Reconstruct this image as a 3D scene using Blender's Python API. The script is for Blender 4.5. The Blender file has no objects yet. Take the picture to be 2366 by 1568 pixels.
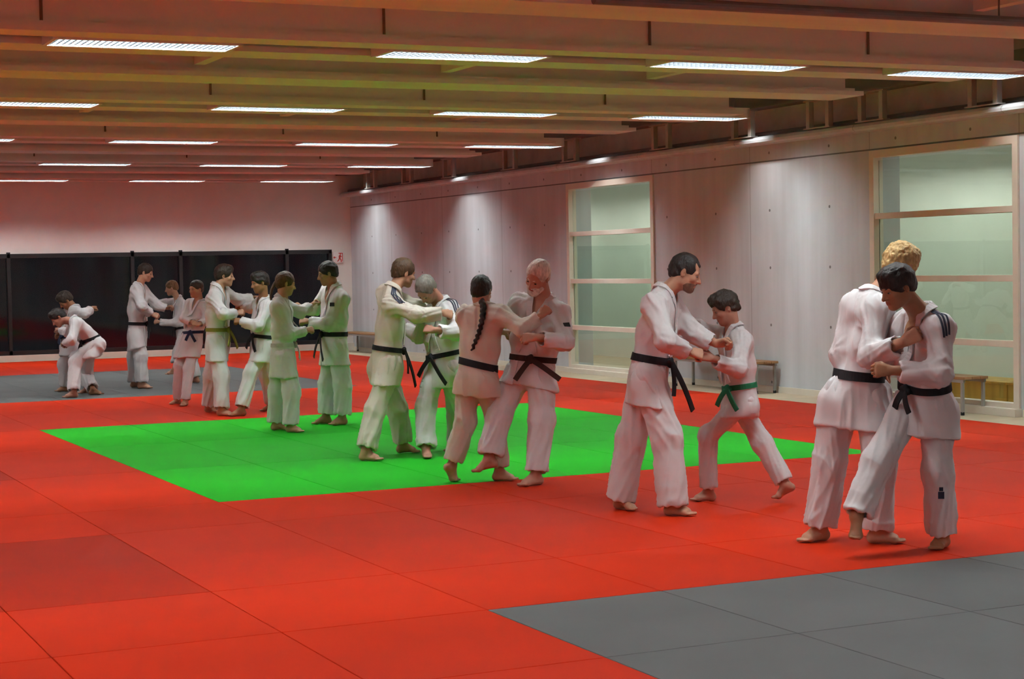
import bpy, bmesh, math, random
import numpy as np
from mathutils import Vector, Matrix
random.seed(7)
SC = bpy.context.scene
COL = SC.collection
V = lambda *a: np.array(a, float)

# ------------------------------------------------------------------ helpers
def link(name, me, mats=(), parent=None, loc=None):
    o = bpy.data.objects.new(name, me)
    COL.objects.link(o)
    for m in mats:
        me.materials.append(m)
    if parent is not None:
        o.parent = parent
        if loc is None:
            o.location = -Vector(parent.get('_w', (0, 0, 0)))       # parts are modelled in world metres
    if loc is not None:
        o.location = loc
    return o

def tag(o, label=None, cat=None, group=None, kind=None):
    for k, v in (('label', label), ('category', cat), ('group', group), ('kind', kind)):
        if v: o[k] = v
    return o

def thing(name, loc, label, cat, group=None):
    o = bpy.data.objects.new(name, None)
    COL.objects.link(o)
    o.location = loc
    o.empty_display_size = .2
    o['_w'] = [float(c) for c in loc]
    return tag(o, label, cat, group)

def meshdata(name, verts, faces, smooth=False):
    me = bpy.data.meshes.new(name)
    me.from_pydata([tuple(map(float, v)) for v in verts], [], [tuple(map(int, f)) for f in faces])
    me.validate(); me.update()
    if smooth:
        me.polygons.foreach_set('use_smooth', [True] * len(me.polygons))
    return me

class MB:
    """collects boxes, bars, tubes into one mesh"""
    def __init__(s): s.v = []; s.f = []; s.m = []
    def raw(s, vs, fs, mi=0):
        b = len(s.v); s.v += [tuple(v) for v in vs]
        s.f += [tuple(i + b for i in f) for f in fs]; s.m += [mi] * len(fs)
        return s
    def box(s, x0, x1, y0, y1, z0, z1, mi=0):
        vs = [(x, y, z) for z in (z0, z1) for y in (y0, y1) for x in (x0, x1)]
        return s.raw(vs, [(0, 2, 3, 1), (4, 5, 7, 6), (0, 1, 5, 4), (2, 6, 7, 3), (0, 4, 6, 2), (1, 3, 7, 5)], mi)
    def tube(s, a, b, r, n=10, mi=0, r2=None):
        a = Vector(a); b = Vector(b); d = (b - a).normalized()
        u = d.orthogonal().normalized(); w = d.cross(u); r2 = r if r2 is None else r2
        vs = [a + (u * math.cos(t) + w * math.sin(t)) * r for t in [2 * math.pi * i / n for i in range(n)]]
        vs += [b + (u * math.cos(t) + w * math.sin(t)) * r2 for t in [2 * math.pi * i / n for i in range(n)]]
        fs = [(i, (i + 1) % n, n + (i + 1) % n, n + i) for i in range(n)] + [tuple(range(n))[::-1], tuple(range(n, 2 * n))]
        return s.raw(vs, fs, mi)
    def prism(s, prof, y0, y1, axis='y', mi=0):
        n = len(prof)
        if axis == 'y': vs = [(x, y0, z) for x, z in prof] + [(x, y1, z) for x, z in prof]
        else: vs = [(y0, x, z) for x, z in prof] + [(y1, x, z) for x, z in prof]
        return s.raw(vs, [(i, (i + 1) % n, n + (i + 1) % n, n + i) for i in range(n)] + [tuple(range(n))[::-1], tuple(range(n, 2 * n))], mi)
    def mesh(s, name, bevel=0):
        me = meshdata(name, s.v, s.f)
        me.polygons.foreach_set('material_index', s.m[:len(me.polygons)])
        bm = bmesh.new(); bm.from_mesh(me)
        bmesh.ops.recalc_face_normals(bm, faces=bm.faces)
        if bevel:
            bmesh.ops.bevel(bm, geom=bm.edges[:], offset=bevel, segments=2, affect='EDGES', profile=.6)
        bm.to_mesh(me); bm.free()
        return me
    def build(s, name, mats, parent=None, bevel=0, loc=None):
        return link(name, s.mesh(name, bevel), mats if isinstance(mats, (list, tuple)) else [mats], parent, loc)

# ------------------------------------------------------------------ materials
def nodes(name):
    m = bpy.data.materials.new(name); m.use_nodes = True
    nt = m.node_tree
    return m, nt, nt.nodes['Principled BSDF']

def mat(name, col, rough=.6, spec=.35, var=.0, vscale=4., bump=0., bscale=40., stretch=(1, 1, 1), metal=0., sheen=0.):
    m, nt, b = nodes(name)
    b.inputs['Base Color'].default_value = (*col, 1)
    b.inputs['Roughness'].default_value = rough
    b.inputs['Specular IOR Level'].default_value = spec
    b.inputs['Metallic'].default_value = metal
    if sheen: b.inputs['Sheen Weight'].default_value = sheen
    if var or bump:
        tc = nt.nodes.new('ShaderNodeTexCoord'); mp = nt.nodes.new('ShaderNodeMapping')
        mp.inputs['Scale'].default_value = stretch
        nt.links.new(tc.outputs['Object'], mp.inputs['Vector'])
    if var:
        n = nt.nodes.new('ShaderNodeTexNoise'); n.inputs['Scale'].default_value = vscale; n.inputs['Detail'].default_value = 4
        nt.links.new(mp.outputs['Vector'], n.inputs['Vector'])
        r = nt.nodes.new('ShaderNodeMapRange')
        r.inputs['From Min'].default_value = .3; r.inputs['From Max'].default_value = .7
        r.inputs['To Min'].default_value = 1 - var; r.inputs['To Max'].default_value = 1 + var
        nt.links.new(n.outputs['Fac'], r.inputs['Value'])
        mx = nt.nodes.new('ShaderNodeVectorMath'); mx.operation = 'SCALE'
        mx.inputs[0].default_value = col
        nt.links.new(r.outputs['Result'], mx.inputs['Scale'])
        nt.links.new(mx.outputs['Vector'], b.inputs['Base Color'])
    if bump:
        n = nt.nodes.new('ShaderNodeTexNoise'); n.inputs['Scale'].default_value = bscale; n.inputs['Detail'].default_value = 3
        nt.links.new(mp.outputs['Vector'], n.inputs['Vector'])
        bp = nt.nodes.new('ShaderNodeBump'); bp.inputs['Strength'].default_value = bump; bp.inputs['Distance'].default_value = .01
        nt.links.new(n.outputs['Fac'], bp.inputs['Height'])
        nt.links.new(bp.outputs['Normal'], b.inputs['Normal'])
    return m

def emit(name, col, strength):
    m, nt, b = nodes(name)
    b.inputs['Base Color'].default_value = (.8, .8, .8, 1)
    b.inputs['Emission Color'].default_value = (*col, 1)
    b.inputs['Emission Strength'].default_value = strength
    return m

def concrete_wall(name, col):
    """board-marked concrete: vertical plank streaks, panel joints and tie holes"""
    m, nt, b = nodes(name)
    L = nt.links; N = nt.nodes
    b.inputs['Roughness'].default_value = .62; b.inputs['Specular IOR Level'].default_value = .3
    tc = N.new('ShaderNodeTexCoord')
    sep = N.new('ShaderNodeSeparateXYZ'); L.new(tc.outputs['Object'], sep.inputs[0])
    def math_(op, a, bb=None, c=None):
        n = N.new('ShaderNodeMath'); n.operation = op
        for i, x in enumerate((a, bb, c)):
            if x is None: continue
            if isinstance(x, (int, float)): n.inputs[i].default_value = x
            else: L.new(x, n.inputs[i])
        return n.outputs[0]
    def noise(scale, st, det=3):
        mp = N.new('ShaderNodeMapping'); mp.inputs['Scale'].default_value = st
        L.new(tc.outputs['Object'], mp.inputs['Vector'])
        n = N.new('ShaderNodeTexNoise'); n.inputs['Scale'].default_value = scale; n.inputs['Detail'].default_value = det
        L.new(mp.outputs['Vector'], n.inputs['Vector'])
        return n.outputs['Fac']
    streak = noise(5., (1, 1, .06)); blot = noise(1.2, (1, 1, .6), 5)
    v = math_('ADD', math_('MULTIPLY', math_('SUBTRACT', streak, .5), .42), math_('MULTIPLY', math_('SUBTRACT', blot, .5), .45))
    v = math_('ADD', v, 1.0)
    y = sep.outputs['Y']; z = sep.outputs['Z']
    def line(coord, per, off, half):
        f = math_('ABSOLUTE', math_('SUBTRACT', math_('FRACT', math_('DIVIDE', math_('ADD', coord, off), per)), .5))
        return math_('LESS_THAN', math_('SUBTRACT', .5, f), half / per)
    vj = line(y, 2.58, .83, .006)
    hz = math_('LESS_THAN', math_('ABSOLUTE', math_('SUBTRACT', z, 2.945)), .009)
    # tie holes on a 1.3 x 0.62 m grid
    fy = math_('MULTIPLY', math_('SUBTRACT', math_('FRACT', math_('DIVIDE', math_('ADD', y, .95), 1.31)), .5), 1.31)
    fz = math_('MULTIPLY', math_('SUBTRACT', math_('FRACT', math_('DIVIDE', math_('ADD', z, .28), .74)), .5), .74)
    hole = math_('LESS_THAN', math_('ADD', math_('MULTIPLY', fy, fy), math_('MULTIPLY', fz, fz)), .00035)
    dark = math_('MAXIMUM', math_('MAXIMUM', math_('MULTIPLY', vj, .45), math_('MULTIPLY', hz, .75)), math_('MULTIPLY', hole, .7))
    v = math_('MULTIPLY', v, math_('SUBTRACT', 1.0, dark))
    mx = N.new('ShaderNodeVectorMath'); mx.operation = 'SCALE'; mx.inputs[0].default_value = col
    L.new(v, mx.inputs['Scale']); L.new(mx.outputs['Vector'], b.inputs['Base Color'])
    bp = N.new('ShaderNodeBump'); bp.inputs['Strength'].default_value = .25; bp.inputs['Distance'].default_value = .01
    L.new(streak, bp.inputs['Height']); L.new(bp.outputs['Normal'], b.inputs['Normal'])
    return m

def glass(name, tint=(.93, .97, .94), rough=.0):
    m, nt, b = nodes(name)
    N = nt.nodes; L = nt.links
    tr = N.new('ShaderNodeBsdfTransparent'); tr.inputs[0].default_value = (*tint, 1)
    gl = N.new('ShaderNodeBsdfGlossy'); gl.inputs['Roughness'].default_value = rough
    fr = N.new('ShaderNodeFresnel'); fr.inputs['IOR'].default_value = 1.6
    mx = N.new('ShaderNodeMixShader')
    ge = N.new('ShaderNodeNewGeometry'); iv = N.new('ShaderNodeMath'); iv.operation = 'SUBTRACT'; iv.inputs[0].default_value = 1
    ml = N.new('ShaderNodeMath'); ml.operation = 'MULTIPLY'
    L.new(ge.outputs['Backfacing'], iv.inputs[1]); L.new(iv.outputs[0], ml.inputs[0]); L.new(fr.outputs[0], ml.inputs[1])
    L.new(ml.outputs[0], mx.inputs[0]); L.new(tr.outputs[0], mx.inputs[1]); L.new(gl.outputs[0], mx.inputs[2])
    L.new(mx.outputs[0], N['Material Output'].inputs[0])
    N.remove(b)
    return m

M = {}
M['red'] = [mat('red_vinyl_%d' % i, (.43 * k, .020 * k, .003 * k), .6, .08, .08, 1.3, .06, 260.) for i, k in enumerate((1., .93, 1.05))]
M['red_dark'] = [mat('red_vinyl_painted_sheen', (.31, .014, .002), .6, .08, .08, 1.3, .06, 260.)]  # duller sheen of mats laid another way, put into the base colour
M['green'] = [mat('green_vinyl_%d' % i, (.011 * k, .325 * k, .013 * k), .6, .08, .06, 1.3, .06, 260.) for i, k in enumerate((1., .95, 1.04))]
M['grey'] = [mat('grey_vinyl_%d' % i, (.092 * k, .100 * k, .099 * k), .6, .15, .08, 1.3, .06, 260.) for i, k in enumerate((1., .94, 1.05))]
M['floorboard'] = mat('pale_floor', (.50, .43, .30), .5, .4, .1, 3, .05, 30)
M['plaster'] = mat('white_plaster', (.80, .80, .75), .8, .2, .04, 2, .04, 60)
M['corr_plaster'] = mat('corridor_plaster', (.74, .77, .70), .8, .2, .03, 2)
M['ceil'] = mat('ceiling_boards', (.60, .57, .50), .8, .2, .08, 2.)
M['beam'] = mat('beam_timber', (.74, .71, .66), .75, .25, .06, 3., .05, 30, (.15, 1, 1))
M['concrete'] = concrete_wall('board_marked_concrete', (.55, .605, .64))
M['steel'] = mat('dark_steel', (.16, .155, .15), .5, .4, .1, 6)
M['recess'] = mat('recess_paint', (.72, .68, .60), .8, .2, .1, 4)
M['corr_ceil'] = mat('corridor_ceiling', (.34, .34, .22), .8, .2, .05, 3)
M['rod'] = mat('brown_rod', (.16, .11, .07), .6, .3, .1, 6)
M['galv'] = mat('galvanised_steel', (.42, .43, .40), .5, .4, .1, 6)
M['frame'] = mat('cream_frame', (.74, .70, .60), .5, .35, .03, 5)
M['black'] = mat('black_frame', (.012, .012, .013), .45, .4, .1, 5)
M['pane'] = glass('clear_glass')
M['night'] = glass('night_glass', (.80, .82, .85), .04)
M['white_paint'] = mat('white_enamel', (.80, .80, .78), .4, .4, .02, 5)
M['louvre'] = mat('aluminium_louvre', (.045, .052, .060), .4, .4, .02, 5)
M['lamp'] = emit('fluorescent_tube', (.91, .97, .97), 75.0)
M['corr_lamp'] = emit('corridor_tube', (.97, 1.0, .93), 98.0)
M['bench_wood'] = mat('bench_slats', (.33, .19, .09), .5, .3, .2, 6, .05, 30, (1, .12, 1))
M['bench_leg'] = mat('bench_steel', (.30, .31, .29), .4, .5, .05, 6)
M['rubber'] = mat('black_rubber', (.02, .02, .02), .8, .2, .05, 6)
M['locker'] = mat('honey_wood_panel', (.50, .30, .055), .45, .35, .22, 7, .05, 30, (1, 1, .1))
M['sign_white'] = mat('sign_plate', (.85, .80, .78), .4, .4, .02, 5)
M['sign_red'] = mat('sign_red', (.60, .06, .04), .4, .4, .02, 5)

# ------------------------------------------------------------------ the setting
XW, YB = 12.85, 35.0            # inner faces of the concrete wall and of the far wall
XL, YN = -5.5, -2.5
FZ = -.04
def struct(o, label, cat='room'):
    return tag(o, label, cat, kind='structure')

struct(MB().box(XL - .3, 17.2, YN - .3, YB + .4, FZ - .2, FZ).build('floor', M['floorboard']), 'pale floor strip showing between the mats and the concrete wall', 'floor')
struct(MB().box(XL - .3, 13.3, YN - .3, YB + .4, 4.15, 4.35).build('ceiling', M['ceil']), 'ceiling boards above the beams', 'ceiling')

WIN = [(22.33, 25.08, .01, 2.93), (14.65, 17.21, .02, 2.93)]     # y0, y1, z0, z1 of the two tall windows
w = MB()
ys = [YN - .3, WIN[1][0], WIN[1][1], WIN[0][0], WIN[0][1], YB + .4]
for i in range(5):
    if i in (1, 3):
        w.box(XW, XW + .42, ys[i], ys[i + 1], WIN[0][3], 3.16)
    else:
        w.box(XW, XW + .42, ys[i], ys[i + 1], FZ, 3.16)
struct(w.build('wall_right', M['concrete']), 'grey board-marked concrete wall with two tall windows', 'wall')
# rounded cap along the head of the concrete wall
struct(MB().prism([(XW + .43, 3.155), (XW - .20, 3.155), (XW - .235, 3.175), (XW - .24, 3.205), (XW - .22, 3.235), (XW - .17, 3.252), (XW + .43, 3.252)], YN - .3, YB).build('trim_1', M['concrete']), 'rounded concrete ledge along the head of the wall', 'ledge')
struct(MB().box(XW + .30, XW + .45, YN - .3, YB + .4, 3.252, 4.2).build('wall_upper', M['recess']), 'dark recess above the concrete ledge', 'wall')
struct(MB().box(XL - .3, XL, YN - .3, YB + .4, FZ, 4.2).build('wall_left', M['plaster']), 'plastered side wall', 'wall')
struct(MB().box(XL - .3, 13.05, YN - .3, YN, FZ, 4.2).build('wall_near', M['plaster']), 'plastered wall', 'wall')

# far wall with the long dark window band
WB = (XL + .6, 12.41, .13, 2.05)
w = MB()
w.box(XL - .3, WB[0], YB, YB + .3, FZ, 4.2).box(WB[1], XW + .42, YB, YB + .3, FZ, 4.2)
w.box(WB[0], WB[1], YB, YB + .3, WB[3], 4.2).box(WB[0], WB[1], YB, YB + .3, FZ, WB[2])
struct(w.build('wall_back', M['plaster']), 'pale plaster wall above and around the dark window band', 'wall')
struct(MB().box(XL, XW, YB - .06, YB, FZ, .12).build('baseboard_back', M['frame'], bevel=.004), 'cream baseboard under the dark windows', 'baseboard')
struct(MB().box(XW - .02, XW, YN, WIN[1][0] - .05, FZ, .04).box(XW - .02, XW, WIN[1][1] + .05, WIN[0][0] - .05, FZ, .04).box(XW - .02, XW, WIN[0][1] + .05, YB - .06, FZ, .04).build('baseboard_right', M['frame']), 'cream baseboard of the concrete wall', 'baseboard')

mull = [5.86, 8.25, 9.22, 11.44]
k = 5.86
while k - 2.4 > WB[0]: k -= 2.4; mull.append(k)
mull.sort()
r3 = thing('window_3', (5, YB, 0), 'long black-framed window band onto the night in the far wall', 'window'); r3['kind'] = 'structure'
f = MB()
f.box(WB[0], WB[1], YB - .03, YB + .10, WB[3] - .06, WB[3] + .02).box(WB[0], WB[1], YB - .03, YB + .10, WB[2] - .01, WB[2] + .07)
f.box(WB[0], WB[0] + .07, YB - .03, YB + .1, WB[2], WB[3]).box(WB[1] - .07, WB[1], YB - .03, YB + .1, WB[2], WB[3])
f.build('window_frame', M['black'], r3)
for x in mull:
    MB().box(x - .035, x + .035, YB - .03, YB + .10, WB[2], WB[3] + .05).build('mullion', M['black'], r3, bevel=.004)
edges = [WB[0]] + mull + [WB[1]]
for a, b_ in zip(edges[:-1], edges[1:]):
    MB().box(a + .035, b_ - .035, YB + .04, YB + .052, WB[2] + .06, WB[3] - .05).build('window_pane', M['night'], r3)

# the two tall windows of the concrete wall
def tall_window(n, y0, y1, z0, z1, bars, label):
    r = thing('window_%d' % n, (XW, (y0 + y1) / 2, FZ), label, 'window'); r['kind'] = 'structure'
    t, d = .085, .11
    f = MB()
    f.box(XW - .025, XW + d, y0, y0 + t, z0, z1).box(XW - .025, XW + d, y1 - t, y1, z0, z1)
    f.box(XW - .025, XW + d, y0 + t, y1 - t, z1 - t, z1).box(XW - .025, XW + d, y0 + t, y1 - t, z0, z0 + t * .9)
    f.build('window_frame', M['frame'], r)
    for zb in bars:
        MB().box(XW - .01, XW + d, y0 + t, y1 - t, zb - .035, zb + .035).build('transom', M['frame'], r, bevel=.004)
    zs = [z0 + t] + list(bars) + [z1 - t]
    for a, b_ in zip(zs[:-1], zs[1:]):
        MB().box(XW + .05, XW + .062, y0 + t, y1 - t, a + .03, b_ - .03).build('window_pane', M['pane'], r)
    MB().box(XW - .10, XW + .06, y0 - .02, y1 + .02, FZ, z0 + .025).build('window_sill', M['frame'], r, bevel=.004)
tall_window(1, *WIN[0], (2.14, 1.40, .67), 'narrower tall cream-framed window nearer the far wall')
tall_window(2, *WIN[1], (2.16, 1.425, .725), 'tall cream-framed window with low wooden boxes behind it')

# lit corridor behind the concrete wall
XC = 15.6
struct(MB().box(XC, XC + .2, 5, 34, FZ, 3.6).build('wall_corridor', M['corr_plaster']), 'white corridor wall seen through the tall windows', 'wall')
struct(MB().box(XW + .42, XC + .2, 5, 34, 3.6, 3.7).build('ceiling_corridor', M['corr_ceil']), 'corridor ceiling seen through the tall windows', 'ceiling')
struct(MB().box(XW + .42, XC + .2, 33.8, 34, FZ, 3.6).box(XW + .42, XC + .2, 5, 5.2, FZ, 3.6).build('wall_corridor_end', M['corr_plaster']), 'end walls of the corridor', 'wall')
for i, (a, b_) in enumerate(((14.75, 15.72), (15.74, 16.78))):
    lk = thing('wooden_box', (13.9, (a + b_) / 2, FZ), ('low honey-coloured wooden box behind the second tall window, the nearer one', 'low honey-coloured wooden box behind the second tall window, the further one')[i], 'wooden box', 'wooden boxes in the corridor')
    MB().box(13.6, 14.15, a, b_, FZ + .02, .21).build('box_body', M['locker'], lk, bevel=.006)
    MB().box(13.585, 14.16, a, b_, .21, .236).build('box_lid', M['locker'], lk, bevel=.006)
    MB().box(13.64, 14.1, a + .05, b_ - .05, FZ, FZ + .02).build('plinth', M['frame'], lk)

# ------------------------------------------------------------------ ceiling beams, lamps, wall-top steelwork
def beam(y0, y1, z0, z1, x1, label):
    m_ = MB()
    # flange steps back at the end that meets the concrete wall
    q_ = min(.11, (y1 - y0) * .22)
    m_.box(XL, x1, y0, y1, z0, z0 + .045).box(XL, x1 - .10, y0 + .02, y1 - .02, z0 + .045, z0 + .075).box(XL, x1 - .16, y0 + q_, y1 - q_, z0 + .075, z1)
    o = m_.build('ceiling_beam', M['beam'], bevel=0)
    return tag(o, label, 'beam', 'ceiling beams')

ROWS = [-1.31 + 4.97 * i for i in range(8)]       # lamp rows (y of the lamp centre)
ZB = 3.41
names = ['first', 'second', 'third', 'fourth', 'fifth', 'sixth', 'seventh', 'eighth']
for i, yc in enumerate(ROWS):
    if yc > YB - .6: continue
    far = 'above the %s row of lamps counted from the far wall' % names[7 - i]
    beam(yc - .54, yc - .225, ZB, 4.15, 11.62, 'beam on the near side of the lamps, ' + far)
    beam(yc + .225, yc + .66, ZB, 4.15, 11.62, 'beam on the far side of the lamps, ' + far)
    yb = yc + 2.37
    if yb < YB - .4:
        beam(yb - .30, yb + .30, ZB, 4.15, 11.62, 'plain beam without lamps, just beyond the %s row of lamps counted from the far wall' % names[7 - i])
# cross ribs between the beams
ribs = MB()
for i, yc in enumerate(ROWS):
    if yc < 1 or yc > YB - 3: continue
    for xr in (-3.2, -.8, 1.7, 4.35, 6.75, 9.0):
        o = MB().box(xr - .05, xr + .05, yc + .66, yc + 2.07, ZB + .10, 4.15).build('ceiling_rib', M['beam'])
        tag(o, 'short cross rib between two ceiling beams', 'rib', 'cross ribs of the ceiling')
        o = MB().tube((xr + .78, yc - .484, ZB + .06), (xr + .78, yc - .484, ZB + .45), .012, 8).build('hanger_rod', M['rod'])
        tag(o, 'thin dark rod fixed to the face of a ceiling beam', 'rod', 'rods on the beams')

tag(MB().tube((5.4, 10.12, 3.35), (11.6, 10.12, 3.35), .034, 12).tube((5.7, 10.12, 3.35), (5.7, 10.12, 4.148), .008, 6).tube((8.7, 10.12, 3.35), (8.7, 10.12, 4.148), .008, 6).tube((11.4, 10.12, 3.35), (11.4, 10.12, 4.148), .008, 6).build('dark_pipe', M['steel']), 'dark pipe hung beside the ceiling beam nearest the camera at upper right', 'pipe')

# luminaires: one master, copies share the meshes
LL, LW = 1.46, .42
def lamp_meshes():
    h = MB()
    h.box(0, LL, -LW / 2, LW / 2, .112, .125).box(0, LL, -LW / 2, -LW / 2 + .012, 0, .112).box(0, LL, LW / 2 - .012, LW / 2, 0, .112)
    h.box(0, .035, -LW / 2, LW / 2, 0, .112).box(LL - .035, LL, -LW / 2, LW / 2, 0, .112)
    g = MB()
    n = 31
    for i in range(n):
        x = .05 + (LL - .10) * i / (n - 1)
        g.box(x - .004, x + .004, -LW / 2 + .014, LW / 2 - .014, .003, .013)
    for y in (-.1125, -.0375, .0375, .1125):
        g.box(.03, LL - .03, y - .002, y + .002, .002, .043)
    return h.mesh('lamp_housing'), g.mesh('lamp_louvre')
hm, gm = lamp_meshes()
hm.materials.append(M['white_paint']); gm.materials.append(M['louvre'])
t1 = MB()
for y in (-.15, -.075, 0, .075, .15): t1.tube((.04, y, .082), (LL - .04, y, .082), .028, 8)
tm = t1.mesh('lamp_tubes'); tm.materials.append(M['lamp'])
LX = [-5.28, -2.65, -.02, 2.61, 5.28, 7.88, 10.46]
LZ = 3.395
def lamp(x, y, label):
    r = bpy.data.objects.new('ceiling_lamp', None); COL.objects.link(r); r.location = (x, y, LZ)
    tag(r, label, 'lamp', 'fluorescent ceiling lamps')
    for nm, me in (('lamp_housing', hm), ('lamp_louvre', gm), ('fluorescent_tubes', tm)):
        o = bpy.data.objects.new(nm, me); COL.objects.link(o); o.parent = r
ordx = {6: 'nearest the concrete wall', 5: 'second from the concrete wall', 4: 'third from the concrete wall', 3: 'fourth from the concrete wall', 2: 'fifth from the concrete wall', 1: 'sixth from the concrete wall', 0: 'seventh from the concrete wall'}
for i, yc in enumerate(ROWS):
    if yc > YB - .6: continue
    for j, x in enumerate(LX):
        lamp(x, yc, 'louvred fluorescent lamp, %s, in the %s row from the far wall' % (ordx[j], names[7 - i]))

# steel rail and posts along the wall head
tag(MB().box(XW - .27, XW - .13, YN, YB, 3.62, 3.78).box(XW - .33, XW - .07, YN, YB, 3.60, 3.625).build('steel_girder', M['steel']), 'dark steel girder running above the concrete ledge', 'girder')
for i in range(3):
    tag(MB().tube((XW - .02 + .1 * i, YN, 3.288), (XW - .02 + .1 * i, YB, 3.288), .036, 8).build('service_pipe', (M['steel'], M['galv'], M['steel'])[i]), ('service pipe on the ledge, nearest the hall', 'grey middle service pipe on the ledge', 'service pipe on the ledge, against the recess wall')[i], 'pipe', 'service pipes above the ledge')
for i, yp in enumerate((12.9, 14.95, 16.9, 17.95, 19.65, 21.75, 24.55, 26.75, 29.3, 31.3, 33.2)):
    r = thing('roof_post', (XW - .29, yp, 3.252), 'pair of short steel posts on the concrete ledge, %s from the far wall' % ('eleventh', 'tenth', 'ninth', 'eighth', 'seventh', 'sixth', 'fifth', 'fourth', 'third', 'second', 'first')[i], 'post', 'short posts under the girder')
    for dy in (-.20, .20):
        MB().box(XW - .235, XW - .165, yp + dy - .035, yp + dy + .035, 3.252, 3.60).build('post', M['galv'], r, bevel=.004)
    MB().box(XW - .25, XW - .15, yp - .27, yp + .27, 3.252, 3.266).build('foot_plate', M['galv'], r)
    MB().box(XW - .25, XW - .15, yp - .27, yp + .27, 3.585, 3.60).build('head_plate', M['galv'], r)

# wall washer spots above the ledge
def washer(i, y):
    r = thing('wall_spot', (XW - .62, y, 3.62), 'small spot lamp over the concrete ledge, %s from the far wall' % ('first', 'second', 'third', 'fourth', 'fifth', 'sixth')[i], 'spot lamp', 'wall washing spots')
    MB().tube((XW - .62, y, 3.62), (XW - .60, y, 3.74), .055, 14).build('spot_can', M['steel'], r)
    MB().tube((XW - .61, y, 3.72), (XW - .61, y, 4.15), .012, 8).build('spot_stem', M['steel'], r)
    l = bpy.data.lights.new('wall_spot_light', 'SPOT'); l.energy = 45; l.color = (1.0, .96, .93)
    l.spot_size = math.radians(96); l.spot_blend = 1.0; l.shadow_soft_size = .03
    o = bpy.data.objects.new('wall_spot_light', l); COL.objects.link(o); o.location = (XW - .62, y, 3.60)
    tgt = Vector((XW + .02, y - .06, 1.15))
    o.rotation_euler = (tgt - o.location).to_track_quat('-Z', 'Y').to_euler()
for i, y in enumerate((33.45, 28.8, 23.6, 19.3, 14.5, 9.7)): washer(i, y)

# corridor lamps
for i, y in enumerate((10.5, 14.5, 18.5, 22.5, 26.5, 30.5)):
    r = thing('corridor_lamp', (14.3, y, 3.28), 'strip lamp under the corridor ceiling, %s from the far end' % ('sixth', 'fifth', 'fourth', 'third', 'second', 'first')[i], 'lamp', 'corridor strip lamps')
    MB().box(14.18, 14.42, y - 1.2, y + 1.2, 3.37, 3.39).box(14.16, 14.18, y - 1.2, y + 1.2, 3.28, 3.39).box(14.42, 14.44, y - 1.2, y + 1.2, 3.28, 3.39).build('lamp_housing', M['white_paint'], r)
    MB().tube((14.3, y - .9, 3.39), (14.3, y - .9, 3.6), .008, 6).tube((14.3, y + .9, 3.39), (14.3, y + .9, 3.6), .008, 6).build('hanger', M['white_paint'], r)
    MB().tube((14.3, y - 1.15, 3.345), (14.3, y + 1.15, 3.345), .02, 10).build('fluorescent_tubes', M['corr_lamp'], r)

# exit sign on the far wall
s = thing('exit_sign', (12.54, YB - .03, 1.80), 'small white sign with a red running figure beside the dark windows', 'sign')
MB().box(12.435, 12.655, YB - .035, YB - .002, 1.79, 2.02).build('sign_plate', M['sign_white'], s, bevel=.004)
fg = MB()
yy0, yy1 = YB - .040, YB - .034
fg.box(12.555, 12.640, yy0, yy1, 1.985, 2.0).box(12.630, 12.645, yy0, yy1, 1.83, 2.0)           # door outline
def bar(a, b_, w_):
    a = Vector((a[0], 0, a[1])); b_ = Vector((b_[0], 0, b_[1])); d = (b_ - a).normalized(); n = Vector((-d.z, 0, d.x)) * w_ / 2
    p = [a + n, b_ + n, b_ - n, a - n]
    fg.raw([(q.x, yy0, q.z) for q in p] + [(q.x, yy1, q.z) for q in p], [(0, 1, 2, 3), (7, 6, 5, 4), (0, 4, 5, 1), (1, 5, 6, 2), (2, 6, 7, 3), (3, 7, 4, 0)])
bar((12.590, 1.955), (12.575, 1.89), .04); bar((12.575, 1.895), (12.605, 1.855), .022); bar((12.605, 1.86), (12.610, 1.81), .02)
bar((12.575, 1.895), (12.555, 1.85), .022); bar((12.560, 1.852), (12.525, 1.825), .018); bar((12.590, 1.945), (12.620, 1.915), .016); bar((12.590, 1.945), (12.555, 1.925), .016)
fg.tube((12.595, yy0, 1.972), (12.595, yy1, 1.972), .014, 12)
bar((12.500, 1.905), (12.445, 1.905), .016); bar((12.445, 1.905), (12.468, 1.925), .014); bar((12.445, 1.905), (12.468, 1.885), .014)
fg.build('running_figure', M['sign_red'], s)

# ------------------------------------------------------------------ judo mats
def mat_tile(x0, x1, y0, y1, key, label, group):
    g = .0025
    m_ = MB().box(-(x1 - x0) / 2 + g, (x1 - x0) / 2 - g, -(y1 - y0) / 2 + g, (y1 - y0) / 2 - g, -.04, 0)
    o = m_.build('judo_mat', random.choice(M[key]), bevel=.004, loc=((x0 + x1) / 2, (y0 + y1) / 2, 0))
    tag(o, label, 'mat', group)
GX = [3.5 + .9667 * i for i in range(7)]
LEFT = [3.5 - 1.035 * i for i in range(9)][::-1]
RX = GX[-1:] + [9.3 + (11.9 - 9.3) / 3 * i for i in (1, 2, 3)]
xs_all = LEFT[:-1] + GX + RX[1:]
ya = [7.75, 8.93, 11.24, 12.40]
far_rows = [19.30, 21.5, 23.70, 25.87, 28.03, 30.20, 32.5, 34.85]
green_rows = [12.40, 14.70, 17.0, 19.30]
near_rows = [YN + .3, -.4, 1.95, 4.25, 6.55, 7.75]
rows = near_rows[:-1] + ya[:-1] + green_rows[:-1] + far_rows
def zone(xm, ym):
    if 3.5 < xm < 9.3 and 12.40 < ym < 19.3: return 'green'
    if 3.5 < xm < 9.3 and ym < 7.75: return 'grey'
    if xm < 8.75 and 23.7 < ym < 30.2: return 'grey_far'
    return 'red'
ds = {(2.46, 8.93), (1.43, 8.93)}
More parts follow.
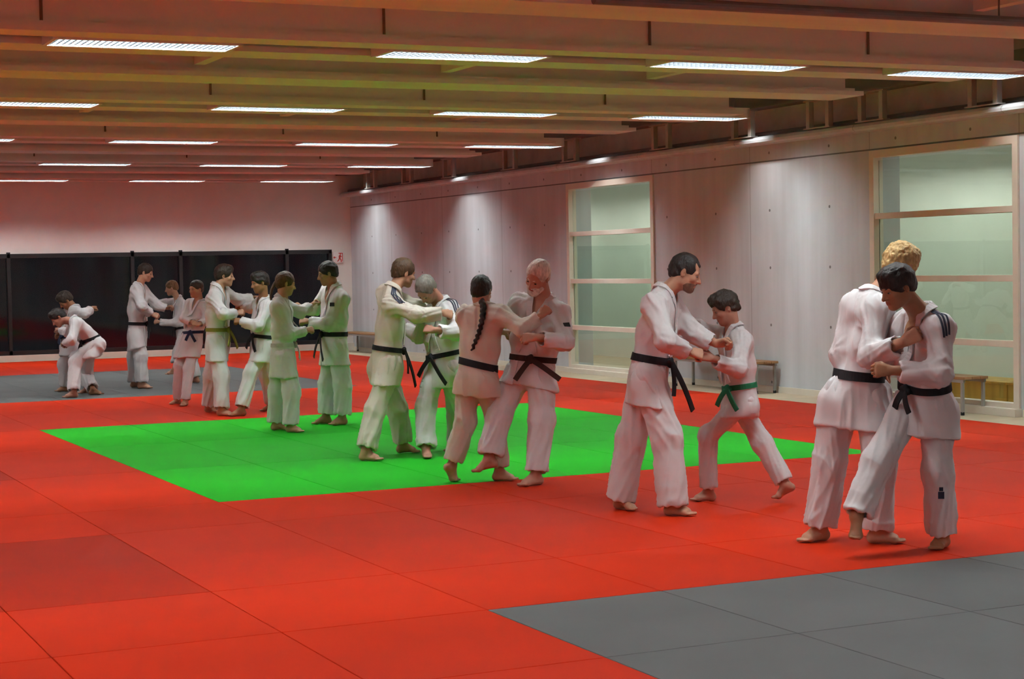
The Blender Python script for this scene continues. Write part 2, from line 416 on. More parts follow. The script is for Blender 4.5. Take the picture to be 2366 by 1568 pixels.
for y0, y1 in zip(rows[:-1], rows[1:]):
    xs = list(xs_all)
    if 23.6 < y0 < 30.1:
        xs = [8.75 - 1.035 * i for i in range(14)][::-1] + [9.8, 10.85, 11.9]
    for x0, x1 in zip(xs[:-1], xs[1:]):
        z_ = zone((x0 + x1) / 2, (y0 + y1) / 2)
        key = 'grey' if z_ == 'grey_far' else z_
        if z_ == 'green': lb, gp = 'bright green judo mat of the central square', 'green mats of the central square'
        elif z_ == 'grey': lb, gp = 'dark grey judo mat in the near corner of the floor', 'grey mats in the near corner'
        elif z_ == 'grey_far': lb, gp = 'grey judo mat of the strip near the dark windows', 'grey mats of the far strip'
        else: lb, gp = 'red judo mat of the red floor around the green square', 'red mats'
        dark = z_ == 'red' and ((1.3 < (x0 + x1) / 2 < 2.4 and 8.9 < y0 < 9) or (1.3 < (x0 + x1) / 2 < 2.4 and 14.6 < y0 < 14.8) or (.3 < (x0 + x1) / 2 < 1.3 and 8.9 < y0 < 11.3))  # mats whose darker colour stands in for a different sheen
        if dark: lb, gp = 'darker red judo mat, its duller sheen painted in, beside the left end of the floor', 'red mats with painted-in sheen'
        mat_tile(x0, x1, y0, y1, 'red_dark' if dark else key, lb, gp)

# ------------------------------------------------------------------ benches along the concrete wall
def bench(y0, y1, label, x0=12.47, x1=12.80, z=.375):
    r = thing('bench', ((x0 + x1) / 2, (y0 + y1) / 2, FZ), label, 'bench', 'benches along the concrete wall')
    for i in range(3):
        a = x0 + (x1 - x0) * i / 3
        MB().box(a + .004, a + (x1 - x0) / 3 - .004, y0, y1, z - .03, z).build('seat_slat', M['bench_wood'], r, bevel=.004)
    MB().box(x0 + .01, x0 + .04, y0 + .03, y1 - .03, z - .065, z - .03).box(x1 - .04, x1 - .01, y0 + .03, y1 - .03, z - .065, z - .03).build('seat_frame', M['bench_leg'], r)
    for yy in (y0 + .06, y1 - .06):
        for xx in (x0 + .025, x1 - .025):
            lg = MB().box(xx - .016, xx + .016, yy - .016, yy + .016, FZ + .025, z - .03).build('leg', M['bench_leg'], r, bevel=.003)
            o = MB().tube((xx, yy, FZ), (xx, yy, FZ + .035), .021, 10).build('rubber_foot', M['rubber'])
            o.parent = lg
            o.location = (0, 0, 0)
bench(15.1, 17.0, 'slatted bench under the tall window with the wooden boxes')
bench(19.12, 21.25, 'slatted bench standing between the two tall windows')
bench(32.4, 34.6, 'slatted bench nearest the far wall corner')
# ------------------------------------------------------------------ smooth solids for the people
def nrm(v):
    v = np.asarray(v, float); return v / (np.linalg.norm(v) + 1e-12)

class Solid:
    """union / subtraction of round cones and ellipsoids with soft joints"""
    def __init__(s): s.p = []
    def rc(s, a, b, r1, r2=None, k=.02, op='u'):
        s.p.append((op, 'rc', np.asarray(a, float), np.asarray(b, float), r1, r1 if r2 is None else r2, k)); return s
    def ell(s, c, ax, r, k=.02, op='u'):
        s.p.append((op, 'ell', np.asarray(c, float), np.asarray(ax, float), np.asarray(r, float), 0, k)); return s
    def cut(s, p, n, k=.006):
        s.p.append(('s', 'pl', np.asarray(p, float), nrm(n), 0, 0, k)); return s
    def grp(s, g, k=.03, op='u'):
        s.p.append((op, 'g', g, None, 0, 0, k)); return s
    def __call__(s, P):
        d = np.full(len(P), 1e3)
        for op, ty, a, b, r1, r2, k in s.p:
            if ty == 'rc':
                ba = b - a; pa = P - a
                t = np.clip(pa @ ba / (ba @ ba + 1e-12), 0, 1)
                q = pa - t[:, None] * ba
                e = np.sqrt(np.einsum('ij,ij->i', q, q)) - (r1 + (r2 - r1) * t)
            elif ty == 'ell':
                q = (P - a) @ b.T
                q1 = q / r1; k0 = np.sqrt(np.einsum('ij,ij->i', q1, q1))
                q2 = q1 / r1; k1 = np.sqrt(np.einsum('ij,ij->i', q2, q2)) + 1e-9
                e = k0 * (k0 - 1) / k1
                e = np.where(k0 < .3, -min(r1) * .7, e)
            elif ty == 'pl':
                e = -((P - a) @ b)
            else:
                e = a(P)
            if op == 'u':
                h = np.maximum(k - np.abs(d - e), 0) / k
                d = np.minimum(d, e) - h * h * k * .25
            else:
                if op == 's': e = -e
                h = np.maximum(k - np.abs(d - e), 0) / k
                d = np.maximum(d, e) + h * h * k * .25
        return d

def polygonise(f, lo, hi, h):
    lv = 4
    H = h * 2 ** lv
    lo = np.asarray(lo, float); n = np.ceil((np.asarray(hi) - lo) / H).astype(int) + 1
    idx = np.stack(np.meshgrid(*[np.arange(i) for i in n], indexing='ij'), -1).reshape(-1, 3)
    off = np.array([(x, y, z) for x in (0, 1) for y in (0, 1) for z in (0, 1)])
    for l in range(lv + 1):
        d = f(lo + (idx + .5) * H)
        idx = idx[np.abs(d) < H * 1.15 + (.006 if l < lv else 0)]
        if l < lv:
            idx = (idx[:, None, :] * 2 + off[None]).reshape(-1, 3); H /= 2
    S = 4096
    key = lambda i: (i[..., 0].astype(np.int64) * S + i[..., 1]) * S + i[..., 2]
    ck = key(idx[:, None, :] + off[None])
    uk, inv = np.unique(ck, return_inverse=True); inv = inv.reshape(ck.shape)
    pos = np.stack([uk // (S * S), (uk // S) % S, uk % S], -1)
    val = f(lo + pos * H)
    cv = val[inv]
    ins = cv < 0
    mixed = ins.any(1) & ~ins.all(1)
    idx = idx[mixed]; cv = cv[mixed]
    acc = np.zeros((len(idx), 3)); cnt = np.zeros(len(idx))
    for a in range(8):
        for ax in range(3):
            if off[a][ax]: continue
            b = a + (4, 2, 1)[ax]
            m = (cv[:, a] < 0) != (cv[:, b] < 0)
            t = cv[m, a] / (cv[m, a] - cv[m, b])
            p = np.tile(off[a].astype(float), (m.sum(), 1)); p[:, ax] += t
            acc[m] += p; cnt[m] += 1
    verts = lo + (idx + acc / cnt[:, None]) * H
    kk = key(idx); order = np.argsort(kk); ks = kk[order]
    def find(i):
        q = key(i); j = np.searchsorted(ks, q); j = np.minimum(j, len(ks) - 1)
        return np.where(ks[j] == q, order[j], -1)
    faces = []
    for ax in range(3):
        b, c = (ax + 1) % 3, (ax + 2) % 3
        s0 = cv[:, 0] < 0; s1 = cv[:, (4, 2, 1)[ax]] < 0
        m = s0 != s1
        i0 = idx[m]; eb = np.eye(3, dtype=int)[b]; ec = np.eye(3, dtype=int)[c]
        q = np.stack([find(i0), find(i0 - eb), find(i0 - eb - ec), find(i0 - ec)], -1)
        ok = (q >= 0).all(1)
        q = q[ok]; fl = ~s0[m][ok]
        q[fl] = q[fl][:, ::-1]
        faces.append(q)
    return verts, np.concatenate(faces)

_T = np.random.RandomState(5).rand(65536)
def vnoise(P, seed=0):
    i = np.floor(P).astype(np.int64); fr = P - i; fr = fr * fr * (3 - 2 * fr)
    out = 0
    for x in (0, 1):
        for y in (0, 1):
            for z in (0, 1):
                hsh = ((i[:, 0] + x) * 73856093 ^ (i[:, 1] + y) * 19349663 ^ (i[:, 2] + z) * 83492791 ^ seed * 2654435) & 65535
                out = out + _T[hsh] * np.where(x, fr[:, 0], 1 - fr[:, 0]) * np.where(y, fr[:, 1], 1 - fr[:, 1]) * np.where(z, fr[:, 2], 1 - fr[:, 2])
    return out * 2 - 1

def vnormals(v, f):
    n = np.cross(v[f[:, 2]] - v[f[:, 0]], v[f[:, 3]] - v[f[:, 1]])
    out = np.zeros_like(v)
    for i in range(4): np.add.at(out, f[:, i], n)
    return out / (np.linalg.norm(out, axis=1)[:, None] + 1e-12)

def smooth(v, f, it=1, w=.5):
    for _ in range(it):
        acc = np.zeros_like(v); c = np.zeros(len(v))
        for i in range(4):
            for j in (1, 3):
                np.add.at(acc, f[:, i], v[f[:, (i + j) % 4]]); np.add.at(c, f[:, i], 1)
        v = v * (1 - w) + acc / c[:, None] * w
    return v

def grad(f, p, e=.004):
    E = np.eye(3) * e
    q = np.concatenate([p + E[i] for i in range(3)] + [p - E[i] for i in range(3)])
    d = f(q); n = len(p)
    g = np.stack([d[i * n:(i + 1) * n] - d[(i + 3) * n:(i + 4) * n] for i in range(3)], -1)
    return g / (np.linalg.norm(g, axis=1)[:, None] + 1e-12)

def project(f, p, it=6):
    p = np.array(p, float)
    for _ in range(it): p = p - grad(f, p) * f(p)[:, None]
    return p

def resample(p, n):
    p = np.array(p, float); d = np.r_[0, np.cumsum(np.linalg.norm(np.diff(p, axis=0), axis=1))]
    t = np.linspace(0, d[-1], n)
    q = np.stack([np.interp(t, d, p[:, i]) for i in range(3)], -1)
    for _ in range(2): q[1:-1] = q[1:-1] * .5 + (q[:-2] + q[2:]) * .25
    return q

def ribbon(pts, nor, width, thick, closed=False, side=None):
    """box-section band through pts, lying flat against normals nor"""
    pts = np.asarray(pts); n = len(pts)
    t = np.gradient(pts, axis=0) if not closed else np.roll(pts, -1, 0) - np.roll(pts, 1, 0)
    t /= np.linalg.norm(t, axis=1)[:, None] + 1e-12
    sd = np.cross(t, nor) if side is None else np.tile(side, (n, 1))
    sd /= np.linalg.norm(sd, axis=1)[:, None] + 1e-12
    w = np.broadcast_to(np.asarray(width, float), (n,))[:, None] / 2
    P = np.stack([pts - sd * w - nor * thick * .6, pts - sd * w + nor * thick, pts + sd * w + nor * thick, pts + sd * w - nor * thick * .6], 1).reshape(-1, 3)
    F = []
    for i in range(n if closed else n - 1):
        j = (i + 1) % n
        for k in range(4):
            k2 = (k + 1) % 4
            F.append((i * 4 + k, j * 4 + k, j * 4 + k2, i * 4 + k2))
    if not closed: F += [(0, 1, 2, 3), (n * 4 - 1, n * 4 - 2, n * 4 - 3, n * 4 - 4)]
    return P, F

def solid_mesh(name, f, lo, hi, h, disp=None, sm=1):
    v, q = polygonise(f, lo, hi, h)
    v = smooth(v, q, sm)
    if disp is not None:
        n = vnormals(v, q)
        v = v + n * disp(v)[:, None]
        if sm > 0: v = smooth(v, q, 1, .45)
    me = bpy.data.meshes.new(name)
    me.vertices.add(len(v)); me.vertices.foreach_set('co', v.ravel().astype(np.float32))
    me.loops.add(len(q) * 4); me.loops.foreach_set('vertex_index', q.ravel().astype(np.int32))
    me.polygons.add(len(q)); me.polygons.foreach_set('loop_start', np.arange(0, len(q) * 4, 4, dtype=np.int32))
    me.polygons.foreach_set('loop_total', np.full(len(q), 4, dtype=np.int32))
    me.update(calc_edges=True); me.validate()
    me.polygons.foreach_set('use_smooth', np.ones(len(me.polygons), dtype=bool))
    return me

SKIN = {}
def skin(key):
    if key not in SKIN:
        c = {'fair': (.40, .215, .135), 'rosy': (.38, .185, .125), 'tan': (.27, .130, .065), 'olive': (.30, .155, .085)}[key]
        m = mat('skin_' + key, c, .5, .35, .06, 30, .05, 120)
        m.node_tree.nodes['Principled BSDF'].inputs['Subsurface Weight'].default_value = .0
        SKIN[key] = (m, mat('lip_' + key, (c[0] * .85, c[1] * .55, c[2] * .6), .45, .35, .04, 40))
    return SKIN[key]
HAIRC = {'black': (.013, .010, .009), 'dark': (.022, .014, .009), 'brown': (.060, .032, .015), 'light': (.15, .085, .035), 'blond': (.42, .29, .12), 'grey': (.15, .145, .125), 'white': (.60, .585, .54), 'stubble': (.13, .075, .048)}
HM = {}
def hairmat(c):
    if c not in HM: HM[c] = mat('hair_' + c, HAIRC[c], .5, .3, .35, 60, .5, 160, (1, 1, .25))
    return HM[c]
GI = {'w': mat('white_cotton', (.58, .585, .59), .85, .2, .03, 8, .10, 420.), 'c': mat('cream_cotton', (.55, .525, .455), .85, .2, .03, 8, .10, 420.)}
BELT = {'black': mat('black_belt_cloth', (.010, .010, .012), .8, .2, .1, 40), 'white': mat('white_belt_cloth', (.45, .45, .45), .8, .2, .1, 40), 'green': mat('green_belt_cloth', (.012, .13, .055), .8, .2, .1, 40), 'olive': mat('olive_belt_cloth', (.17, .17, .025), .8, .2, .1, 40), 'navy': mat('navy_belt_cloth', (.012, .018, .045), .8, .2, .1, 40), 'brown': mat('brown_belt_cloth', (.030, .014, .012), .8, .2, .1, 40)}
PATCH = {'navy': mat('navy_stitching', (.022, .027, .048), .8, .2, .1, 60), 'black': mat('black_patch', (.012, .012, .014), .8, .2, .1, 60), 'tee': mat('grey_tshirt', (.42, .42, .41), .9, .2, .05, 20), 'blue': mat('blue_patch', (.02, .04, .16), .8, .2, .1, 60)}
EYEW = mat('eye_white', (.30, .27, .24), .25, .5, .02, 20)
EYED = mat('eye_dark', (.018, .012, .010), .2, .5, .02, 20)

def add_hand(B, wr, d, n, side, s, curl=(1.2, 1.3, .8), spread=.0):
    """palm, four unequal bent fingers and an opposed thumb"""
    d = nrm(d); n = nrm(n - d * (n @ d)); t = np.cross(d, n) * (1 if side == 'R' else -1)     # t: thumb side
    g = Solid()
    K = []
    for off, ln in ((.030, 1.0), (.010, 1.07), (-.011, 1.0), (-.031, .82)):
        k = wr + s * (d * (.086 - abs(off) * .15) + t * off + n * -.002); K.append((k, ln))
        g.rc(wr + s * (d * .012 + t * off * .55), k, .0165 * s, .0135 * s, k=.012 * s)
    for i, (k, ln) in enumerate(K):
        p = k; a = 0.; dv = nrm(d + t * (.05 - .033 * i) * (1 + spread))
        fg = Solid()
        r = (.0095 if i < 3 else .0082) * s
        for L, c in zip((.044, .027, .022), curl):
            a += c * (.92 + .06 * i)
            q = p + (dv * math.cos(a) + n * math.sin(a)) * L * ln * s
            fg.rc(p, q, r, r * .92, k=.003); p = q; r *= .94
        g.grp(fg, k=.004)
    th = Solid()
    p0 = wr + s * (d * .020 + t * .022 + n * .006); p1 = wr + s * (d * .052 + t * .047 + n * .022)
    p2 = p1 + s * .032 * nrm(d * .75 + t * .10 + n * (.35 + .3 * curl[0])); p3 = p2 + s * .025 * nrm(d * .65 - t * .35 + n * .5)
    th.rc(p0, p1, .016 * s, .0125 * s, k=.01).rc(p1, p2, .0118 * s, .0105 * s, k=.006).rc(p2, p3, .0105 * s, .0088 * s, k=.005)
    g.grp(th, k=.008)
    B.grp(g, k=.010 * s)

def add_foot(B, an, h, lf, side, s, pitch=0.):
    """heel, instep, ball and five toes; pitch lifts the heel"""
    h = nrm(V(h[0], h[1], 0)); up = V(0, 0, 1.)
    sd = np.cross(up, h)                                  # person's left when facing h
    inn = sd * (-1 if side == 'L' else 1)                 # towards the big toe
    c, sn = math.cos(pitch), math.sin(pitch)
    fw = h * c - up * sn; uu = up * c + h * sn
    P = lambda f, i, z: an + s * (fw * f + inn * i + uu * (z - .0795))
    g = Solid()
    g.rc(P(0, 0, .095), P(-.028, 0, .036), .036 * s, .034 * s, k=.02)
    g.rc(P(.012, .002, .075), P(.105, .014, .030), .036 * s, .024 * s, k=.03)
    g.rc(P(-.03, -.004, .030), P(.105, -.022, .022), .030 * s, .020 * s, k=.02)
    g.rc(P(.105, .022, .022), P(.105, -.026, .020), .021 * s, .018 * s, k=.02)
    bend = min(max(pitch, 0), 1.)
    fw2 = h * math.cos(pitch - bend) - up * math.sin(pitch - bend)
    for i, L, r in ((.025, .058, .0125), (.006, .060, .0098), (-.009, .056, .0092), (-.022, .050, .0088), (-.034, .042, .0084)):
        p = P(.110 - abs(i - .02) * .22, i, .015)
        g.rc(p, p + s * fw2 * L * .95, r * s * 1.05, r * s, k=.004)
    B.grp(g, k=.02)

def build_person(D):
    J = {k: np.array(v, float) for k, v in D['J'].items()}
    s = D['s']; hs = D['hs']
    r = thing('person', (D['base'][0], D['base'][1], 0), D['label'], 'person', 'people training on the mats')
    dist = math.hypot(*D['base'])
    hb = .0055 if dist < 11.5 else (.0065 if dist < 16 else .008)
    hc = .009 if dist < 11.5 else (.012 if dist < 16 else .014)
    pel, c7 = J['pel'], J['c7']
    u = nrm(c7 - pel); l = J['shL'] - J['shR']; l = nrm(l - u * (l @ u)); f = np.cross(l, u)
    lp = nrm(J['hiL'] - J['hiR'])
    T = lambda t, a=0., b=0.: pel + (c7 - pel) * t + s * (l * a + f * b)
    # head frame
    fh = nrm(J['face']); uh = nrm(J['hup'] - fh * (J['hup'] @ fh)); lh = np.cross(uh, fh)
    hd = J['head']; Hx = np.stack([lh, fh, uh])
    q = lambda a, b, c: hd + hs * (lh * a + fh * b + uh * c)
    ev = lambda *a: np.array(a) * hs
    # ---------------- body
    B = Solid()
    for sg in (1, -1):
        B.rc(T(.05, .055 * sg), T(.30, .055 * sg), .074 * s, .072 * s, k=.05)
        B.rc(T(.30, .055 * sg), T(.72, .080 * sg, .004), .070 * s, .078 * s, k=.05)
    B.rc(J['shL'] * .9 + J['shR'] * .1, J['shR'] * .9 + J['shL'] * .1, .048 * s, k=.05)
    B.rc(T(.78, 0, .020), T(.94, 0, .005), .080 * s, .058 * s, k=.05)
    nb = T(1.0, 0, .012)
    B.rc(nb, q(0, -.022, -.055), .057 * s, .054 * hs, k=.03)
    B.rc(T(.93, .05), q(.028, -.03, -.04), .035 * s, .030 * hs, k=.03).rc(T(.93, -.05), q(-.028, -.03, -.04), .035 * s, .030 * hs, k=.03)
    # head
    B.ell(q(0, -.012, .036), Hx, ev(.076, .097, .088), k=.02)
    B.ell(q(0, .028, -.032), Hx, ev(.058, .066, .080), k=.03)
    B.rc(q(.046, .0, -.056), q(.012, .066, -.096), .021 * hs, .017 * hs, k=.03).rc(q(-.046, .0, -.056), q(-.012, .066, -.096), .021 * hs, .017 * hs, k=.03)
    B.rc(q(-.038, .079, .020), q(.038, .079, .020), .0115 * hs, k=.016)
    for sg in (1, -1):
        B.ell(q(.043 * sg, .060, -.026), Hx, ev(.020, .022, .018), k=.02)
        B.ell(q(.031 * sg, .100, -.001), Hx, ev(.0150, .0095, .0085), k=.010, op='s')
        e0 = Solid()
        Er = np.stack([nrm(lh * sg - fh * .35), nrm(fh + lh * sg * .35), uh])
        e0.ell(q(.079 * sg, -.010, -.004), Er, ev(.0085, .019, .031), k=.003).ell(q(.088 * sg, -.004, -.002), Er, ev(.008, .011, .019), k=.004, op='s')
        B.grp(e0, k=.006)
    B.rc(q(0, .090, .006), q(0, .112, -.032), .0085 * hs, .0125 * hs, k=.012)
    B.rc(q(-.014, .097, -.035), q(.014, .097, -.035), .0085 * hs, k=.008)
    B.rc(q(-.019, .088, -.0585), q(.019, .088, -.0585), .0065 * hs, k=.008).rc(q(-.016, .087, -.070), q(.016, .087, -.070), .0070 * hs, k=.008)
    B.rc(q(-.018, .098, -.0645), q(.018, .098, -.0645), .0022 * hs, k=.004, op='s')
    for sd in 'LR':
        sh, el, wr = J['sh' + sd], J['el' + sd], J['wr' + sd]
        A = Solid()
        A.rc(sh, el, .046 * s, .041 * s, k=.02)
        m1 = el + (wr - el) * .3
        A.rc(el, m1, .041 * s, .041 * s, k=.02).rc(m1, wr, .041 * s, .0275 * s, k=.02)
        add_hand(A, wr, J['hd' + sd], J['pn' + sd], sd, s * D.get('handk', 1.0), D.get('curl' + sd, (1.15, 1.3, .9)))
        B.grp(A, k=.03)
        hi, kn, an = J['hi' + sd], J['kn' + sd], J['an' + sd]
        G = Solid()
        G.rc(hi, kn, .070 * s, .052 * s, k=.02)
        sh_ = nrm(an - kn); bk = -nrm(np.cross(np.cross(sh_, V(*J['ft' + sd])), sh_))
        cf = kn + (an - kn) * .3 + bk * .012 * s
        G.rc(kn, cf, .050 * s, .050 * s, k=.03).rc(cf, an, .050 * s, .034 * s, k=.03)
        add_foot(G, an + V(0, 0, -.006 * s), J['ft' + sd], None, sd, s * .93, D.get('pitch' + sd, 0.))
        B.grp(G, k=.03)
    pts = np.array([J[k] for k in J if k not in ('face', 'hup', 'hdL', 'hdR', 'pnL', 'pnR', 'ftL', 'ftR')])
    lo = pts.min(0) - .24; hi_ = pts.max(0) + .24; lo[2] = max(lo[2], -.05)
    sk, lip = skin(D['skin'])
    me = solid_mesh('body', B, lo, hi_, hb, sm=1)
    body = link('body', me, [sk, lip], r)
    cs = np.empty(len(me.polygons) * 3, np.float32); me.polygons.foreach_get('center', cs); cs = cs.reshape(-1, 3)
    qq = (cs - hd) @ Hx.T / hs
    isl = (np.abs(qq[:, 0]) < .021) & (qq[:, 1] > .082) & (qq[:, 2] < -.0545) & (qq[:, 2] > -.075)
    me.polygons.foreach_set('material_index', isl.astype(np.int32))
    # eyes and brows
    for sg in (1, -1):
        e = Solid().ell(q(.031 * sg, .0815, -.0005), Hx, ev(.0120, .0110, .0058))
        em = solid_mesh('eye', e, q(.031 * sg, .0785, 0) - .03 * hs, q(.031 * sg, .0785, 0) + .03 * hs, .003 * hs)
        link('eye', em, [EYEW, EYED], r)
        cc = np.empty(len(em.polygons) * 3, np.float32); em.polygons.foreach_get('center', cc); cc = (cc.reshape(-1, 3) - hd) @ Hx.T / hs
        em.polygons.foreach_set('material_index', ((cc[:, 0] - .031 * sg) ** 2 + (cc[:, 2] + .001) ** 2 < .0088 ** 2).astype(np.int32))
    hcol = D['hair'][1]
    hm_ = hairmat(hcol)
    bro = Solid().rc(q(.014, .0905, .0215), q(.030, .0880, .0255), .0042 * hs, k=.002).rc(q(.030, .0880, .0255), q(.047, .077, .0195), .0042 * hs, .003 * hs, k=.002)
    bro.rc(q(-.014, .0905, .0215), q(-.030, .0880, .0255), .0042 * hs, k=.002).rc(q(-.030, .0880, .0255), q(-.047, .077, .0195), .0042 * hs, .003 * hs, k=.002)
    link('eyebrows', solid_mesh('eyebrows', bro, q(0, .08, .02) - .08 * hs, q(0, .08, .02) + .08 * hs, .003 * hs), [hm_], r)
    # ---------------- hair
    st = D['hair'][0]
    hg = Solid()
    g_ = {'crop': .006, 'short': .010, 'full': .015, 'wavy': .019, 'curly': .019, 'tied': .009, 'bald': .006}[st]
    hg.ell(q(0, -.014, .037), Hx, ev(.077 + g_ * .9, .098 + g_, .089 + g_ * 1.1), k=.01)
    hg.ell(q(0, -.046, -.024), Hx, ev(.062 + g_ * .5, .056 + g_ * .8, .055), k=.03)
    if st in ('full', 'curly', 'wavy'): hg.ell(q(0, .045, .098), Hx, ev(.060, .050, .034), k=.03)
    fl = D.get('fringe', .062)                        # height of the hairline on the forehead
    fc = Solid().ell(q(0, .125, fl - .120), Hx, ev(.112, .092, .120), k=.01)
    hg.grp(fc, k=.010, op='s')
    for sg in (1, -1):                                # clear of the ears
        hg.ell(q(.090 * sg, -.002, -.012), Hx, ev(.024, .024, .030), k=.005, op='s')
        if st == 'crop': hg.ell(q(.055 * sg, .085, .075), Hx, ev(.030, .035, .038), k=.012, op='s')
    if st == 'tied': hg.cut(q(0, .03, -.030), nrm(-uh * .90 + fh * .45), k=.010)
    else: hg.cut(q(0, .03, -.018), nrm(-uh * .93 + fh * .37), k=.022)
    if st == 'curly': hd_ = lambda v: .006 * vnoise(v * 55) + .004 * vnoise(v * 110, 3)
    elif st == 'wavy': hd_ = lambda v: .007 * vnoise(np.stack([(v - hd) @ lh * 60, (v - hd) @ fh * 25, (v - hd) @ uh * 45], -1)) + .0025 * vnoise(v * 90, 3)
    else: hd_ = lambda v: .0030 * vnoise(np.stack([(v - hd) @ lh * 130, (v - hd) @ fh * 38, (v - hd) @ uh * 55], -1)) + .0035 * vnoise(v * 38, 2)
    hk = solid_mesh('hair', hg, hd - .18 * hs, hd + .18 * hs, .005 if dist < 16 else .007, hd_)
    hair = link('hair', hk, [hm_], r)
    if 'braid' in D:
        bp = resample([np.array(p) for p in D['braid']], 22)
        bs = Solid()
        for i in range(len(bp) - 1):
            w = (.017 - .008 * i / len(bp)) * (1.0 + .35 * (i % 2)); sidev = lh * .007 * (1 if i % 2 else -1)
            bs.rc(bp[i] + sidev, bp[i + 1] - sidev, w, w * .85, k=.006)
        lo2 = bp.min(0) - .05; hi2 = bp.max(0) + .05
        link('braid' if D.get('braidname') is None else D['braidname'], solid_mesh('braid', bs, lo2, hi2, .0055), [hm_], r)
    if D.get('beard'):
        full = D['beard'] == 'white'; t_ = .0105 if full else .0022
        bd = Solid().ell(q(0, .028, -.032), Hx, ev(.058 + t_, .066 + t_, .080 + t_), k=.03)
        for sg in (1, -1):
            bd.rc(q(.046 * sg, .0, -.056), q(.012 * sg, .066, -.096), .021 * hs + t_, .017 * hs + t_, k=.03)
        if full: bd.rc(q(-.012, .076, -.102), q(.012, .076, -.102), .018 * hs, k=.03)
        bd.ell(q(0, .046, -.094 + (.006 if full else 0)), Hx, ev(.080, .074, .058 + (.006 if full else 0)), k=.008, op='i')
        bd.ell(q(0, .110, -.0645), Hx, ev(.023, .035, .0085), k=.006, op='s')
        bd.rc(q(.004, .0955, -.0490), q(.028, .082, -.062), .0058 * hs, .005 * hs, k=.006).rc(q(-.004, .0955, -.0490), q(-.028, .082, -.062), .0058 * hs, .005 * hs, k=.006)
        link('beard', solid_mesh('beard', bd, q(0, .03, -.08) - .13 * hs, q(0, .03, -.08) + .13 * hs, .004, (lambda v: .0025 * vnoise(v * 80)) if full else (lambda v: .0006 * vnoise(v * 120))), [hairmat(D['beard'])], r)
    # ---------------- trousers
    gim = GI[D.get('gi', 'w')]
    Q = Solid()
    Q.rc(J['hiL'] - s * u * .025, J['hiR'] - s * u * .025, .100 * s, k=.05).rc(T(-.02), T(.12), .100 * s, .085 * s, k=.05)
    wid = D.get('legw', 1.0)
    fold_ax = []
    for sd in 'LR':
        hi, kn, an = J['hi' + sd], J['kn' + sd], J['an' + sd]
        ht = D.get('trou' + sd, .90)
        he = kn + (an - kn) * ht; ax = nrm(an - kn)
        G = Solid()
        G.rc(hi, kn + s * V(0, 0, .0), .104 * s * wid, .090 * s * wid, k=.04)
        G.rc(kn, he + ax * .06, .090 * s * wid, .093 * s * wid, k=.05)
        G.cut(he, ax, k=.008)
        hol = Solid().rc(he - ax * .02, he + ax * .12, .062 * s * wid, .064 * s * wid)
        G.grp(hol, k=.006, op='s')
        Q.grp(G, k=.035 * s)
        fold_ax.append((hi, kn, an))
    sd0 = int(D['base'][0] * 100) % 97
    def folds(amp, bones, waist=None):
        """drape along each limb, rings of creases at its joints"""
        def fn(v):
            W = np.full(len(v), 1e-6); A = np.zeros(len(v))
            for n_, (a, b, wl, wr_, tilt_) in enumerate(bones):
                L = np.linalg.norm(b - a); ax = (b - a) / L
                e1 = nrm(np.cross(ax, V(.31, .17, .93))); e2 = np.cross(ax, e1)
                al = (v - a) @ ax; c1 = (v - a) @ e1; c2 = (v - a) @ e2
                tt = np.clip(al / L, 0, 1); ds = np.sqrt((al - tt * L) ** 2 + c1 ** 2 + c2 ** 2)
                w = np.exp(-(ds / .10) ** 2); so = sd0 + n_ * 7.3
                ph = np.arctan2(c2, c1) + tilt_ * al
                def ringn(fa, R_, k_): return vnoise(np.stack([al * fa + so, np.cos(ph) * R_ + 50, np.sin(ph) * R_ + 50], -1), n_ + k_)
                lo_ = ringn(2.2, 2.3, 0); lo2 = ringn(4.5, 4.6, 20); rg = ringn(11.5, 1.1, 40)
                jw = np.exp(-((tt - 1) / .33) ** 2) + .6 * np.exp(-(tt / .25) ** 2)
                val = wl * (.75 - 1.9 * np.sqrt(np.abs(lo_) + .004) * .8 + .45 * (.5 - np.sqrt(np.abs(lo2) + .01))) + wr_ * jw * (.6 - 1.35 * np.sqrt(np.abs(rg) + .004))
                W += w; A += w * val
            out = amp * A / W
            if waist is not None: out = out * (1 - .75 * np.exp(-((v - waist[0]) @ waist[1] / .045) ** 2) * (np.linalg.norm(v - waist[0], axis=1) < .24))
            return out
        return fn
    lim = []
    for a_, b_, c_ in fold_ax: lim += [(a_, b_, .8, .9, 2.5), (b_, c_, .9, .7, -2.)]
    trou = link('trousers', solid_mesh('trousers', Q, lo, hi_, hc, folds(.020 * s, lim), 1), [gim], r)
    # ---------------- jacket
    Tj = Solid()
    fat = D.get('fat', 1.0)
    Wt = .20
    hl = D.get('hem', .20) * s
    for sg in (1, -1):
        Tj.rc(T(Wt, .052 * sg), T(.45, .070 * sg), .104 * s * fat, .108 * s * fat, k=.06)
        Tj.rc(T(.45, .070 * sg), T(.74, .090 * sg, .0), .108 * s * fat, .108 * s, k=.06)
    Tj.rc(J['shL'] - u * .012 * s, J['shR'] - u * .012 * s, .074 * s, k=.06)
    for sd in 'LR':
        Tj.rc(T(.97, 0, -.005), J['sh' + sd], .066 * s, .070 * s, k=.05)
    hems = []
    for sd, sg in (('L', 1), ('R', -1)):
        dn = nrm(nrm(J['kn' + sd] - J['hi' + sd]) * .9 - u * .42)
        hp = J['hi' + sd] + dn * (hl + .03) + l * sg * .012 * s; hems.append(hp)
        Tj.rc(T(Wt - .02, .050 * sg), J['hi' + sd] - l * sg * .006 * s - u * .05 * s, .100 * s * fat, .110 * s, k=.05)
        Tj.rc(J['hi' + sd] - l * sg * .006 * s - u * .05 * s, hp, .110 * s, .128 * s, k=.05)
    hm0 = (hems[0] + hems[1]) / 2
